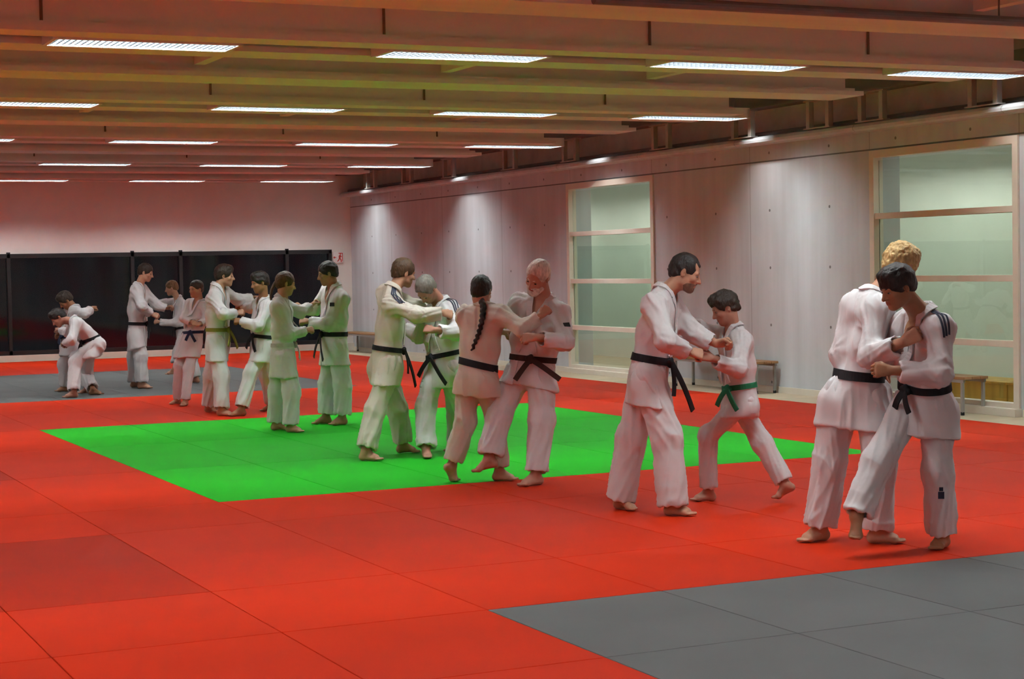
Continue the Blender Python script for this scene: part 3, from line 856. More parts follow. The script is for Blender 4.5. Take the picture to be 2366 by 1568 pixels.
    Tj.rc(T(.02), hm0, .120 * s, .130 * s, k=.06)
    hn = nrm(hm0 - T(.25))
    tilt = D.get('hemtilt')
    if tilt is not None: hn = nrm(hn + np.array(tilt))
    Tj.cut(hm0 - hn * .03, hn, k=.01)
    # open neck in a V down to the crossing lapels
    vd = D.get('vneck', .55)
    Tj.rc(T(1.04, 0, .03), T(.94, 0, .11), .070 * s, .058 * s, k=.015, op='s')
    Tj.rc(T(.94, 0, .11), T(vd + .06, 0, .145), .055 * s * D.get('vwide', 1.), .012 * s, k=.012, op='s')
    Jk = Solid().grp(Tj, k=.01)
    cuffs = {}
    for sd in 'LR':
        sh, el, wr = J['sh' + sd], J['el' + sd], J['wr' + sd]
        ct = D.get('cuff' + sd, .82)
        sg = V(0, 0, -.014 * s)
        e2 = el + sg; cu = el + (wr - el) * ct + sg * .6; ax = nrm(wr - el)
        G = Solid()
        G.rc(sh, e2, .073 * s, .066 * s, k=.04)
        G.rc(e2, cu + ax * .05, .068 * s, .064 * s, k=.05)
        G.cut(cu, ax, k=.006)
        G.grp(Solid().rc(cu - ax * .04, cu + ax * .12, .040 * s, .048 * s), k=.005, op='s')
        Jk.grp(G, k=.045 * s)
        cuffs[sd] = (cu, ax)
    lim = [(J['sh' + k_], J['el' + k_], .8, 1.0, 3.) for k_ in 'LR'] + [(J['el' + k_], J['wr' + k_], .7, 1.0, 3.) for k_ in 'LR'] + [(T(.15), T(.95), 1., .2, 1.8), (T(.2), T(-.5), .8, .1, .6)]
    jm = solid_mesh('jacket', Jk, lo, hi_, hc, folds(.020 * s, lim, (T(.185), nrm(u + np.array(D.get('belttilt', (0, 0, 0)), float)))), 1)
    jacket = link('jacket', jm, [gim], r)
    # lapels: two crossing bands
    ft = lambda P: Tj(P)
    from mathutils.bvhtree import BVHTree
    def bvh(me): return BVHTree.FromPolygons([v.co[:] for v in me.vertices], [p.vertices[:] for p in me.polygons])
    trees = {}
    def band(name, path, width, thick, mats, parent, n=26, fn=ft, lift=.004, on=None):
        p = project(fn, resample(path, n)); p = resample(p, n); p = project(fn, p, 3)
        nn = grad(fn, p, .012)
        me_ = (on or jacket).data
        if me_.name not in trees: trees[me_.name] = bvh(me_)
        up_ = np.zeros(n)
        for i_ in range(n):
            hit = trees[me_.name].ray_cast(Vector(p[i_] + nn[i_] * .05), Vector(-nn[i_]), .09)
            if hit[0] is not None: up_[i_] = .05 - hit[3]
        for _ in range(2): up_[1:-1] = np.maximum(up_[1:-1], (up_[:-2] + up_[2:]) / 2)
        p = p + nn * up_[:, None]
        lf = np.interp(np.linspace(0, 1, n), np.linspace(0, 1, len(lift)), lift) if hasattr(lift, '__len__') else np.full(n, lift)
        vs, fs = ribbon(p + nn * lf[:, None], nn, width, thick)
        o = link(name, meshdata(name, vs, fs, False), mats, parent)
        if parent is not r: o.location = (0, 0, 0)
        return o
    nk = .066 * s
    Tj2 = Solid(); Tj2.p = [x for x in Tj.p if not (x[0] == 's' and x[1] == 'rc')]
    half = lambda sg: [T(1.045, .050 * sg, -.050), T(1.03, .072 * sg, -.005), T(.97, .070 * sg, .06), T(.86, .052 * sg, .12), T(vd + .08, .012 * sg, .15), T(.40, -.045 * sg, .15), T(.25, -.072 * sg, .13)]
    path = half(1)[::-1] + [T(1.04, .0, -.070)] + half(-1)
    band('lapel', path, .044 * s, .006, [gim], jacket, 60, Tj2, (.013, .012, .008, .004, .003, .003, .003))
    if D.get('skirt_edge', True):
        path = [T(.13, -.076, .14), T(-.05, -.085, .16), hm0 + hn * -.035 + s * (-l * .085 + f * .14)]
        band('skirt_front_edge', path, .040 * s, .004, [gim], jacket, 10, Tj2, .003)
    # belt
    Wp = T(.185); bn = nrm(u + np.array(D.get('belttilt', (0, 0, 0)), float))
    th = np.linspace(0, 2 * np.pi, 49)[:-1]
    e1 = nrm(l - bn * (l @ bn)); e2 = np.cross(bn, e1)
    dirs = np.cos(th)[:, None] * e1 + np.sin(th)[:, None] * e2
    rr = np.linspace(.02, .36, 120) * s
    dd = Tj2((Wp + dirs[:, None, :] * rr[None, :, None]).reshape(-1, 3)).reshape(48, -1)
    first = np.argmax(dd > 0, axis=1); R_ = rr[first]
    bt = trees.get(jm.name) or bvh(jm)
    bw = .044 * s * D.get('beltw', 1.)
    def ring_at(o_):
        out = R_.copy()
        for i_ in range(48):
            h_ = bt.ray_cast(Vector(Wp + bn * o_), Vector(dirs[i_]), .5)
            if h_[0] is not None: out[i_] = min(h_[3], R_[i_] + .03)
        mx = out.copy()
        for _ in range(3): out = (np.roll(out, 1) + 2 * out + np.roll(out, -1)) / 4
        return np.maximum(out, mx - .005)
    Rt, Rb = ring_at(bw * .45), ring_at(-bw * .45); Rc = ring_at(0.)
    ex = np.maximum(Rc - (Rt + Rb) / 2, 0); Rt = Rt + ex; Rb = np.minimum(Rb + ex, Rt + .012); Rt = np.minimum(Rt, Rb + .012)
    P_ = []
    for i_ in range(48):
        for rr_, o_ in ((Rt[i_] - .006, .5), (Rt[i_] + .008, .5), (Rb[i_] + .008, -.5), (Rb[i_] - .006, -.5)):
            P_.append(Wp + dirs[i_] * rr_ + bn * bw * o_)
    F_ = [(i_ * 4 + k_, ((i_ + 1) % 48) * 4 + k_, ((i_ + 1) % 48) * 4 + (k_ + 1) % 4, i_ * 4 + (k_ + 1) % 4) for i_ in range(48) for k_ in range(4)]
    bm_ = [BELT[D['belt']]]
    belt = link('belt', meshdata('belt', P_, F_), bm_, r)
    R_ = (Rt + Rb) / 2 + .006
    fb = f - bn * (f @ bn); fa = math.atan2(fb @ e2, fb @ e1)
    kang = fa + D.get('knot', 0.)
    kd = math.cos(kang) * e1 + math.sin(kang) * e2
    kr = np.interp(kang % (2 * np.pi), np.r_[th, 2 * np.pi], np.r_[R_, R_[0]])
    kp = Wp + kd * (kr + .014)
    sdv = np.cross(bn, kd)
    o = link('belt_knot', solid_mesh('belt_knot', Solid().rc(kp - sdv * .022 * s + bn * .006, kp + sdv * .022 * s - bn * .006, .021 * s, .020 * s).rc(kp + bn * .02 * s, kp - bn * .02 * s, .018 * s, k=.01), kp - .09, kp + .09, .006), bm_, belt); o.location = (0, 0, 0)
    for i, (a, L) in enumerate(D.get('tails', ((.05, .26), (-.05, .22)))):
        dn = nrm(V(0, 0, -1) * .9 + kd * .12 + sdv * a * 6)
        path = resample([kp + kd * .008, kp + kd * .022 + dn * L * .35, kp + kd * .026 + dn * L * .7 + V(0, 0, -.01), kp + kd * .018 + dn * L + V(0, 0, -.02)], 9)
        nn = np.tile(nrm(kd - dn * (kd @ dn)), (9, 1))
        vs, fs = ribbon(path, nn, .040 * s, .006)
        o = link('belt_tail', meshdata('belt_tail', vs, fs), bm_, belt); o.location = (0, 0, 0)
    # marks stitched on the cloth
    for mk in D.get('marks', ()):
        kind = mk[0]
        if kind == 'stripes':                           # three dark bands over a shoulder
            sd = mk[1]; sg = 1 if sd == 'L' else -1
            sh, el = J['sh' + sd], J['el' + sd]
            col = PATCH[mk[2] if len(mk) > 2 else 'navy']
            base0 = T(1.0, .085 * sg, 0) + u * .08; base1 = sh + u * .10 * s + l * sg * .03; base2 = sh + (el - sh) * .30 + l * sg * .09 * s + u * .05
            for k3 in (-1, 0, 1):
                o_ = f * .024 * k3 * s
                o = band('shoulder_stripe', [base0 + o_, base1 + o_, base2 + o_], .012 * s, .002, [col], jacket, 20, Jk, .003)
        elif kind == 'patch':                            # small rectangular badge: sd, point spec, w, h
            _, p, w_, h_, col = mk[:5]
            wh = mk[5] if len(mk) > 5 else ''
            onto = Q if wh == 'leg' else (Tj2 if wh == 'torso' else Jk)
            par = trou if onto is Q else jacket
            p = np.array(p, float)
            pp = project(onto, p[None], 8); n0 = grad(onto, pp, .02)[0]
            up_ = V(0, 0, 1) - n0 * n0[2]; up_ = nrm(up_)
            path = [pp[0] + up_ * h_ / 2, pp[0], pp[0] - up_ * h_ / 2]
            band('badge', path, w_, .0025, [PATCH[col]], par, 8, onto, .003, par)
    return r
PEOPLE = [
    {'J': {'anL': [5.73, 10.477, 0.085], 'anR': [5.878, 10.039, 0.085], 'pel': [5.831, 10.245, 0.92], 'c7': [5.939, 10.193, 1.468], 'head': [6.048, 10.119, 1.586], 'shL': [6.03, 10.333, 1.41], 'shR': [5.79, 10.076, 1.391], 'hiL': [5.882, 10.321, 0.92], 'hiR': [5.781, 10.169, 0.92], 'knL': [5.787, 10.408, 0.481], 'elL': [6.147, 10.186, 1.198], 'wrL': [6.261, 10.089, 1.112], 'hdL': [0.853, -0.512, 0.099], 'pnL': [-0.158, -0.793, -0.588], 'ftL': [0.251, -0.968, 0.0], 'knR': [5.872, 10.084, 0.502], 'elR': [5.766, 9.906, 1.166], 'wrR': [5.989, 9.983, 1.073], 'hdR': [0.93, -0.28, -0.24], 'pnR': [0.341, 0.723, -0.6], 'ftR': [0.618, -0.786, 0.0], 'face': [0.798, -0.501, -0.337], 'hup': [0.219, -0.104, 0.97]}, 's': 0.994, 'hs': 0.996, 'base': [5.804, 10.258], 'label': 'person with dark stubble and black belt, gripping the child with the green belt', 'skin': 'fair', 'hair': ('crop', 'black'), 'fringe': 0.075, 'belt': 'black', 'beard': 'stubble', 'legw': 1.12, 'fat': 1.02, 'hem': 0.22, 'vneck': 0.55, 'trouL': 1.05, 'trouR': 1.06, 'knot': -0.35, 'tails': ((0.1, 0.36), (-0.03, 0.2)), 'beltw': 1.15, 'belttilt': [-0.027, 0.013, 0.0], 'marks': [['patch', [5.933, 10.085, 1.457], 0.018, 0.06, 'navy', 'torso']]},
    {'J': {'anL': [6.453, 10.519, 0.07], 'anR': [6.842, 10.156, 0.13], 'pel': [6.616, 10.352, 0.705], 'c7': [6.591, 10.389, 1.198], 'head': [6.527, 10.398, 1.336], 'shL': [6.569, 10.245, 1.111], 'shR': [6.605, 10.526, 1.143], 'hiL': [6.605, 10.277, 0.705], 'hiR': [6.628, 10.427, 0.705], 'knL': [6.41, 10.454, 0.465], 'elL': [6.45, 10.124, 0.947], 'wrL': [6.25, 10.113, 1.014], 'hdL': [-0.866, 0.409, 0.287], 'pnL': [0.512, 0.832, -0.216], 'ftL': [-0.97, 0.241, 0.0], 'knR': [6.746, 10.286, 0.404], 'elR': [6.515, 10.57, 1.162], 'wrR': [6.335, 10.484, 1.233], 'hdR': [-0.531, 0.142, 0.836], 'pnR': [-0.696, 0.609, -0.381], 'ftR': [-0.803, 0.596, 0.0], 'face': [-0.875, 0.263, -0.407], 'hup': [-0.177, 0.084, 0.981]}, 's': 0.829, 'hs': 0.878, 'base': [6.647, 10.337], 'label': 'child with dark wavy hair and green belt, stepping forward in a white judo suit', 'skin': 'rosy', 'hair': ('wavy', 'dark'), 'fringe': 0.07, 'belt': 'green', 'legw': 0.85, 'hem': 0.17, 'cuffL': 0.9, 'cuffR': 0.95, 'trouL': 0.95, 'trouR': 0.95, 'pitchR': 0.55, 'knot': 0.5, 'tails': ((0.12, 0.16), (-0.12, 0.12)), 'belttilt': [-0.045, 0.021, 0.0]},
    {'J': {'anL': [6.073, 8.654, 0.085], 'anR': [6.292, 8.401, 0.085], 'pel': [6.231, 8.505, 0.871], 'c7': [6.319, 8.452, 1.447], 'head': [6.48, 8.399, 1.608], 'shL': [6.291, 8.584, 1.388], 'shR': [6.24, 8.302, 1.367], 'hiL': [6.167, 8.572, 0.871], 'hiR': [6.294, 8.438, 0.871], 'knL': [6.114, 8.615, 0.46], 'elL': [6.217, 8.619, 1.1], 'wrL': [6.452, 8.618, 0.996], 'hdL': [0.915, -0.003, -0.404], 'pnL': [0.0, 0.0, -1.0], 'ftL': [-0.995, -0.099, 0.0], 'knR': [6.286, 8.368, 0.449], 'elR': [6.126, 8.218, 1.118], 'wrR': [6.169, 7.976, 1.191], 'hdR': [0.662, -0.542, 0.518], 'pnR': [0.512, 0.832, -0.216], 'ftR': [0.803, -0.596, 0.0], 'face': [0.919, 0.178, -0.352], 'hup': [0.299, -0.036, 0.953]}, 's': 1.006, 'hs': 1.006, 'base': [6.182, 8.528], 'label': 'tall person with blond curly hair and black belt, seen from behind in white judo suit', 'skin': 'fair', 'hair': ('curly', 'blond'), 'fringe': 0.055, 'belt': 'black', 'legw': 1.05, 'fat': 0.93, 'hem': 0.21, 'trouL': 1.0, 'trouR': 1.0, 'tails': ((0.05, 0.2), (-0.05, 0.2)), 'beltw': 1.25, 'belttilt': [-0.072, 0.034, 0.0]},
    {'J': {'anL': [6.507, 8.077, 0.081], 'anR': [5.905, 8.073, 0.23], 'pel': [6.421, 8.117, 0.838], 'c7': [6.339, 8.033, 1.356], 'head': [6.154, 8.01, 1.494], 'shL': [6.355, 7.899, 1.264], 'shR': [6.34, 8.169, 1.292], 'hiL': [6.444, 8.033, 0.838], 'hiR': [6.397, 8.201, 0.838], 'knL': [6.463, 8.061, 0.444], 'elL': [6.27, 7.796, 1.029], 'wrL': [6.062, 7.954, 1.038], 'hdL': [-0.903, 0.426, 0.05], 'pnL': [0.405, 0.858, -0.316], 'ftL': [-0.864, -0.503, 0.0], 'knR': [6.071, 8.109, 0.51], 'elR': [6.346, 8.362, 1.104], 'wrR': [6.407, 8.594, 1.14], 'hdR': [0.25, 0.956, 0.15], 'pnR': [0.0, 0.0, -1.0], 'ftR': [-0.653, -0.757, 0.0], 'face': [-0.928, 0.065, -0.366], 'hup': [-0.176, -0.026, 0.984]}, 's': 0.949, 'hs': 0.966, 'base': [6.206, 8.075], 'label': 'person with straight dark hair and striped shoulder, bowed left before the blond partner', 'skin': 'tan', 'hair': ('full', 'black'), 'fringe': 0.035, 'belt': 'black', 'hem': 0.22, 'vneck': 0.42, 'vwide': 1.6, 'trouL': 1.0, 'trouR': 0.97, 'pitchR': 0.7, 'tails': ((0.1, 0.12), (-0.1, 0.1)), 'marks': [['stripes', 'L'], ['patch', [6.002, 7.86, 0.913], 0.05, 0.06, 'blue', 'torso'], ['patch', [6.275, 7.731, 0.294], 0.022, 0.022, 'navy', 'leg'], ['patch', [6.268, 7.735, 0.261], 0.034, 0.04, 'navy', 'leg']]},
    {'J': {'anL': [5.384, 12.537, 0.13], 'anR': [5.718, 12.39, 0.079], 'pel': [5.524, 12.344, 0.813], 'c7': [5.588, 12.328, 1.33], 'head': [5.597, 12.39, 1.464], 'shL': [5.499, 12.475, 1.288], 'shR': [5.656, 12.185, 1.288], 'hiL': [5.487, 12.42, 0.813], 'hiR': [5.562, 12.267, 0.813], 'knL': [5.475, 12.46, 0.477], 'elL': [5.624, 12.657, 1.144], 'wrL': [5.858, 12.628, 1.137], 'hdL': [0.992, -0.124, -0.029], 'pnL': [0.0, 0.0, -1.0], 'ftL': [0.907, 0.421, 0.0], 'knR': [5.707, 12.407, 0.443], 'elR': [5.729, 11.95, 1.194], 'wrR': [5.862, 11.906, 1.281], 'hdR': [0.754, -0.046, 0.655], 'pnR': [0.635, 0.725, -0.265], 'ftR': [0.831, -0.556, 0.0], 'face': [0.659, 0.689, -0.302], 'hup': [0.0, 0.0, 1.0]}, 's': 0.926, 'hs': 0.95, 'base': [5.551, 12.464], 'label': 'person with long dark braid down the back, cream judo suit and thick black belt', 'skin': 'fair', 'hair': ('tied', 'black'), 'fringe': 0.06, 'belt': 'black', 'gi': 'c', 'legw': 0.95, 'hem': 0.16, 'cuffR': 0.92, 'trouL': 0.9, 'trouR': 0.93, 'pitchL': 0.9, 'beltw': 1.3, 'belttilt': [0.109, -0.051, 0.0], 'braid': [[5.548, 12.28, 1.399], [5.545, 12.238, 1.351], [5.518, 12.206, 1.255], [5.495, 12.217, 1.159], [5.467, 12.242, 1.075], [5.452, 12.259, 1.024]]},
    {'J': {'anL': [5.837, 11.985, 0.085], 'anR': [5.57, 12.247, 0.2], 'pel': [5.899, 12.179, 0.841], 'c7': [6.001, 12.14, 1.407], 'head': [5.92, 12.067, 1.567], 'shL': [6.075, 12.008, 1.291], 'shR': [5.869, 12.277, 1.366], 'hiL': [5.956, 12.106, 0.841], 'hiR': [5.842, 12.251, 0.841], 'knL': [5.917, 12.036, 0.483], 'elL': [6.011, 11.811, 1.093], 'wrL': [5.758, 11.794, 1.126], 'hdL': [-0.938, 0.333, -0.099], 'pnL': [0.362, 0.767, -0.53], 'ftL': [-0.982, -0.191, 0.0], 'knR': [5.676, 12.263, 0.529], 'elR': [5.861, 12.54, 1.251], 'wrR': [5.811, 12.79, 1.274], 'hdR': [-0.195, 0.977, 0.087], 'pnR': [0.0, 0.0, -1.0], 'ftR': [-0.975, 0.221, 0.0], 'face': [-0.78, -0.39, -0.49], 'hup': [-0.051, -0.426, 0.904]}, 's': 1.006, 'hs': 1.006, 'base': [5.704, 12.116], 'label': 'person with white hair and white beard in white judo suit, one foot lifted', 'skin': 'rosy', 'hair': ('short', 'white'), 'fringe': 0.086, 'belt': 'brown', 'beard': 'white', 'legw': 1.05, 'fat': 1.12, 'hem': 0.12, 'vneck': 0.56, 'vwide': 1.45, 'trouL': 0.97, 'trouR': 0.93, 'pitchR': 0.25, 'knot': 0.35, 'tails': ((0.3, 0.26), (-0.12, 0.18)), 'belttilt': [-0.072, 0.034, 0.0], 'marks': [['patch', [6.044, 11.843, 1.205], 0.055, 0.035, 'black']]},
    {'J': {'anL': [5.863, 14.755, 0.085], 'anR': [5.357, 14.354, 0.085], 'pel': [5.636, 14.542, 0.83], 'c7': [5.713, 14.519, 1.482], 'head': [5.816, 14.526, 1.609], 'shL': [5.702, 14.69, 1.436], 'shR': [5.646, 14.396, 1.345], 'hiL': [5.628, 14.634, 0.83], 'hiR': [5.645, 14.451, 0.83], 'knL': [5.789, 14.674, 0.415], 'elL': [5.955, 14.585, 1.322], 'wrL': [6.17, 14.698, 1.249], 'hdL': [0.904, -0.427, 0.0], 'pnL': [-0.278, -0.589, -0.759], 'ftL': [0.882, -0.471, 0.0], 'knR': [5.481, 14.412, 0.435], 'elR': [5.781, 14.161, 1.262], 'wrR': [6.033, 14.191, 1.261], 'hdR': [0.953, -0.216, -0.212], 'pnR': [0.542, 0.662, -0.518], 'ftR': [0.701, -0.713, 0.0], 'face': [0.976, 0.089, -0.199], 'hup': [0.134, -0.063, 0.989]}, 's': 0.994, 'hs': 0.996, 'base': [5.61, 14.555], 'label': 'person with short brown hair in cream judo suit, left of the bowed grey-haired partner', 'skin': 'fair', 'hair': ('short', 'brown'), 'fringe': 0.06, 'belt': 'black', 'gi': 'c', 'hem': 0.21, 'cuffR': 0.9, 'trouL': 0.95, 'trouR': 0.94, 'knot': -0.5, 'tails': ((0.08, 0.34), (-0.03, 0.18)), 'belttilt': [0.018, -0.009, 0.0], 'marks': [['stripes', 'R']]},
    {'J': {'anL': [6.341, 14.673, 0.083], 'anR': [5.896, 14.289, 0.083], 'pel': [6.153, 14.465, 0.774], 'c7': [6.144, 14.48, 1.357], 'head': [5.979, 14.404, 1.462], 'shL': [6.178, 14.335, 1.28], 'shR': [6.081, 14.62, 1.24], 'hiL': [6.189, 14.383, 0.774], 'hiR': [6.117, 14.547, 0.774], 'knL': [6.294, 14.514, 0.439], 'elL': [6.147, 14.127, 1.1], 'wrL': [5.905, 14.075, 1.115], 'hdL': [-0.73, 0.657, 0.188], 'pnL': [0.362, 0.767, -0.53], 'ftL': [-0.826, -0.563, 0.0], 'knR': [5.965, 14.437, 0.434], 'elR': [6.075, 14.824, 1.052], 'wrR': [5.996, 15.045, 1.129], 'hdR': [-0.322, 0.894, 0.31], 'pnR': [0.0, 0.0, -1.0], 'ftR': [-0.272, -0.962, 0.0], 'face': [-0.485, -0.241, -0.841], 'hup': [-0.645, -0.476, 0.597]}, 's': 0.971, 'hs': 0.981, 'base': [6.118, 14.481], 'label': 'person with grey hair bowing the head low, black belt with long hanging ends', 'skin': 'rosy', 'hair': ('short', 'grey'), 'fringe': 0.092, 'belt': 'black', 'fat': 1.05, 'hem': 0.2, 'vneck': 0.6, 'trouL': 0.98, 'trouR': 0.98, 'knot': 0.0, 'tails': ((0.16, 0.32), (-0.16, 0.2)), 'belttilt': [-0.145, 0.068, 0.0], 'marks': [['patch', [5.903, 14.318, 1.109], 0.045, 0.06, 'black'], ['stripes', 'L']]},
    {'J': {'anL': [6.404, 17.837, 0.085], 'anR': [6.289, 18.02, 0.085], 'pel': [6.365, 17.919, 0.85], 'c7': [6.375, 17.922, 1.476], 'head': [6.308, 17.92, 1.61], 'shL': [6.4, 17.778, 1.344], 'shR': [6.368, 18.093, 1.42], 'hiL': [6.363, 17.827, 0.85], 'hiR': [6.367, 18.012, 0.85], 'knL': [6.409, 17.82, 0.434], 'elL': [6.27, 17.803, 1.089], 'wrL': [6.107, 18.0, 1.109], 'hdL': [-0.856, 0.514, 0.05], 'pnL': [0.341, 0.723, -0.6], 'ftL': [-0.98, -0.201, 0.0], 'knR': [6.312, 18.024, 0.428], 'elR': [6.286, 18.3, 1.239], 'wrR': [6.236, 18.552, 1.231], 'hdR': [-0.695, 0.539, 0.477], 'pnR': [-0.543, -0.62, -0.566], 'ftR': [-0.958, 0.288, 0.0], 'face': [-0.949, 0.236, -0.211], 'hup': [-0.09, 0.042, 0.995]}, 's': 1.006, 'hs': 1.006, 'base': [6.346, 17.928], 'label': 'person with short black hair and heavy black belt, facing the person with the ponytail', 'skin': 'olive', 'hair': ('short', 'black'), 'fringe': 0.055, 'belt': 'black', 'legw': 1.05, 'hem': 0.22, 'cuffL': 0.93, 'cuffR': 0.95, 'trouL': 0.94, 'trouR': 0.94, 'knot': -0.2, 'tails': ((0.16, 0.36), (-0.1, 0.28)), 'beltw': 1.1, 'marks': [['patch', [6.182, 17.681, 1.3], 0.06, 0.04, 'black']]},
    {'J': {'anL': [5.609, 17.655, 0.079], 'anR': [5.661, 17.326, 0.079], 'pel': [5.648, 17.484, 0.779], 'c7': [5.651, 17.493, 1.371], 'head': [5.698, 17.493, 1.516], 'shL': [5.679, 17.647, 1.317], 'shR': [5.572, 17.386, 1.283], 'hiL': [5.658, 17.569, 0.779], 'hiR': [5.638, 17.4, 0.779], 'knL': [5.619, 17.619, 0.407], 'elL': [5.918, 17.721, 1.232], 'wrL': [6.098, 17.865, 1.281], 'hdL': [0.723, -0.341, 0.6], 'pnL': [0.495, -0.63, -0.598], 'ftL': [0.844, -0.536, 0.0], 'knR': [5.689, 17.344, 0.419], 'elR': [5.66, 17.348, 1.014], 'wrR': [5.876, 17.44, 1.035], 'hdR': [0.966, -0.24, 0.098], 'pnR': [0.341, 0.723, -0.6], 'ftR': [0.653, -0.757, 0.0], 'face': [0.977, -0.069, -0.203], 'hup': [0.045, -0.021, 0.999]}, 's': 0.926, 'hs': 0.95, 'base': [5.635, 17.49], 'label': 'person with brown ponytail in white judo suit, arms reaching to the right', 'skin': 'fair', 'hair': ('tied', 'brown'), 'fringe': 0.06, 'belt': 'white', 'legw': 1.05, 'hem': 0.25, 'cuffR': 0.98, 'trouL': 0.99, 'trouR': 1.0, 'knot': 0, 'tails': ((0.05, 0.15), (-0.05, 0.12)), 'braidname': 'ponytail', 'braid': [[5.635, 17.5, 1.566], [5.596, 17.519, 1.524], [5.565, 17.533, 1.464], [5.552, 17.539, 1.403], [5.553, 17.539, 1.354]]},
    {'J': {'anL': [5.835, 19.639, 0.081], 'anR': [6.347, 20.099, 0.081], 'pel': [6.167, 19.834, 0.796], 'c7': [6.201, 19.832, 1.331], 'head': [6.139, 19.795, 1.518], 'shL': [6.206, 19.697, 1.223], 'shR': [6.192, 19.993, 1.28], 'hiL': [6.165, 19.746, 0.796], 'hiR': [6.169, 19.921, 0.796], 'knL': [5.971, 19.707, 0.479], 'elL': [6.04, 19.588, 1.039], 'wrL': [5.912, 19.79, 1.08], 'hdL': [-0.853, 0.512, 0.099], 'pnL': [0.341, 0.723, -0.6], 'ftL': [-0.981, 0.195, 0.0], 'knR': [6.256, 20.011, 0.439], 'elR': [6.18, 20.259, 1.23], 'wrR': [6.12, 20.493, 1.229], 'hdR': [-0.248, 0.969, -0.006], 'pnR': [0.0, 0.0, -1.0], 'ftR': [-0.975, 0.221, 0.0], 'face': [-0.978, -0.045, -0.204], 'hup': [-0.045, 0.021, 0.999]}, 's': 0.949, 'hs': 0.966, 'base': [6.091, 19.869], 'label': 'person with thick black hair, holding sleeves with the partner in the olive belt', 'skin': 'tan', 'hair': ('full', 'black'), 'fringe': 0.05, 'belt': 'black', 'hem': 0.22, 'cuffL': 0.98, 'trouL': 0.95, 'trouR': 0.95, 'knot': 0.2, 'tails': ((0.1, 0.2), (-0.1, 0.16)), 'belttilt': [0.045, -0.021, 0.0]},
    {'J': {'anL': [5.669, 20.416, 0.085], 'anR': [5.652, 19.822, 0.085], 'pel': [5.706, 20.098, 0.867], 'c7': [5.728, 20.096, 1.488], 'head': [5.806, 20.082, 1.602], 'shL': [5.822, 20.236, 1.431], 'shR': [5.651, 20.0, 1.35], 'hiL': [5.753, 20.176, 0.867], 'hiR': [5.658, 20.02, 0.867], 'knL': [5.676, 20.313, 0.447], 'elL': [6.041, 20.386, 1.331], 'wrL': [6.257, 20.518, 1.331], 'hdL': [0.9, -0.425, -0.1], 'pnL': [-0.347, -0.736, -0.581], 'ftL': [0.618, -0.786, 0.0], 'knR': [5.686, 19.906, 0.453], 'elR': [5.687, 19.776, 1.181], 'wrR': [5.883, 19.936, 1.173], 'hdR': [0.966, -0.24, 0.098], 'pnR': [0.341, 0.723, -0.6], 'ftR': [0.723, -0.691, 0.0], 'face': [0.939, -0.334, -0.079], 'hup': [0.0, 0.0, 1.0]}, 's': 0.994, 'hs': 0.996, 'base': [5.66, 20.119], 'label': 'person with dark hair and olive green belt in white judo suit, facing right', 'skin': 'fair', 'hair': ('full', 'dark'), 'fringe': 0.06, 'belt': 'olive', 'legw': 1.0, 'hem': 0.26, 'cuffL': 0.95, 'cuffR': 0.9, 'trouL': 1.0, 'trouR': 1.0, 'knot': -0.1, 'tails': ((0.1, 0.24), (-0.1, 0.2))},
    {'J': {'anL': [5.71, 21.617, 0.069], 'anR': [5.705, 21.969, 0.069], 'pel': [5.838, 21.732, 0.815], 'c7': [5.949, 21.709, 1.288], 'head': [5.896, 21.668, 1.441], 'shL': [5.987, 21.582, 1.225], 'shR': [5.873, 21.831, 1.264], 'hiL': [5.87, 21.665, 0.815], 'hiR': [5.805, 21.799, 0.815], 'knL': [5.771, 21.65, 0.463], 'elL': [5.947, 21.419, 1.066], 'wrL': [5.804, 21.28, 1.012], 'hdL': [-0.912, 0.15, 0.381], 'pnL': [0.414, 0.877, -0.243], 'ftL': [-0.613, -0.79, 0.0], 'knR': [5.694, 21.802, 0.501], 'elR': [5.754, 21.731, 1.093], 'wrR': [5.821, 21.547, 1.026], 'hdR': [0.745, -0.653, 0.136], 'pnR': [0.414, 0.877, -0.243], 'ftR': [-0.964, -0.264, 0.0], 'face': [-0.914, -0.403, -0.05], 'hup': [0.072, -0.034, 0.997]}, 's': 0.811, 'hs': 0.865, 'base': [5.707, 21.793], 'label': 'smiling child in white judo suit turned towards the camera, beside the olive belt', 'skin': 'fair', 'hair': ('short', 'dark'), 'fringe': 0.06, 'belt': 'navy', 'legw': 0.9, 'hem': 0.3, 'trouL': 1.0, 'trouR': 1.0, 'knot': 0.6, 'tails': ((0.1, 0.12), (-0.1, 0.1)), 'belttilt': [-0.226, 0.107, 0.0], 'hemtilt': [0.226, -0.107, 0.0]},
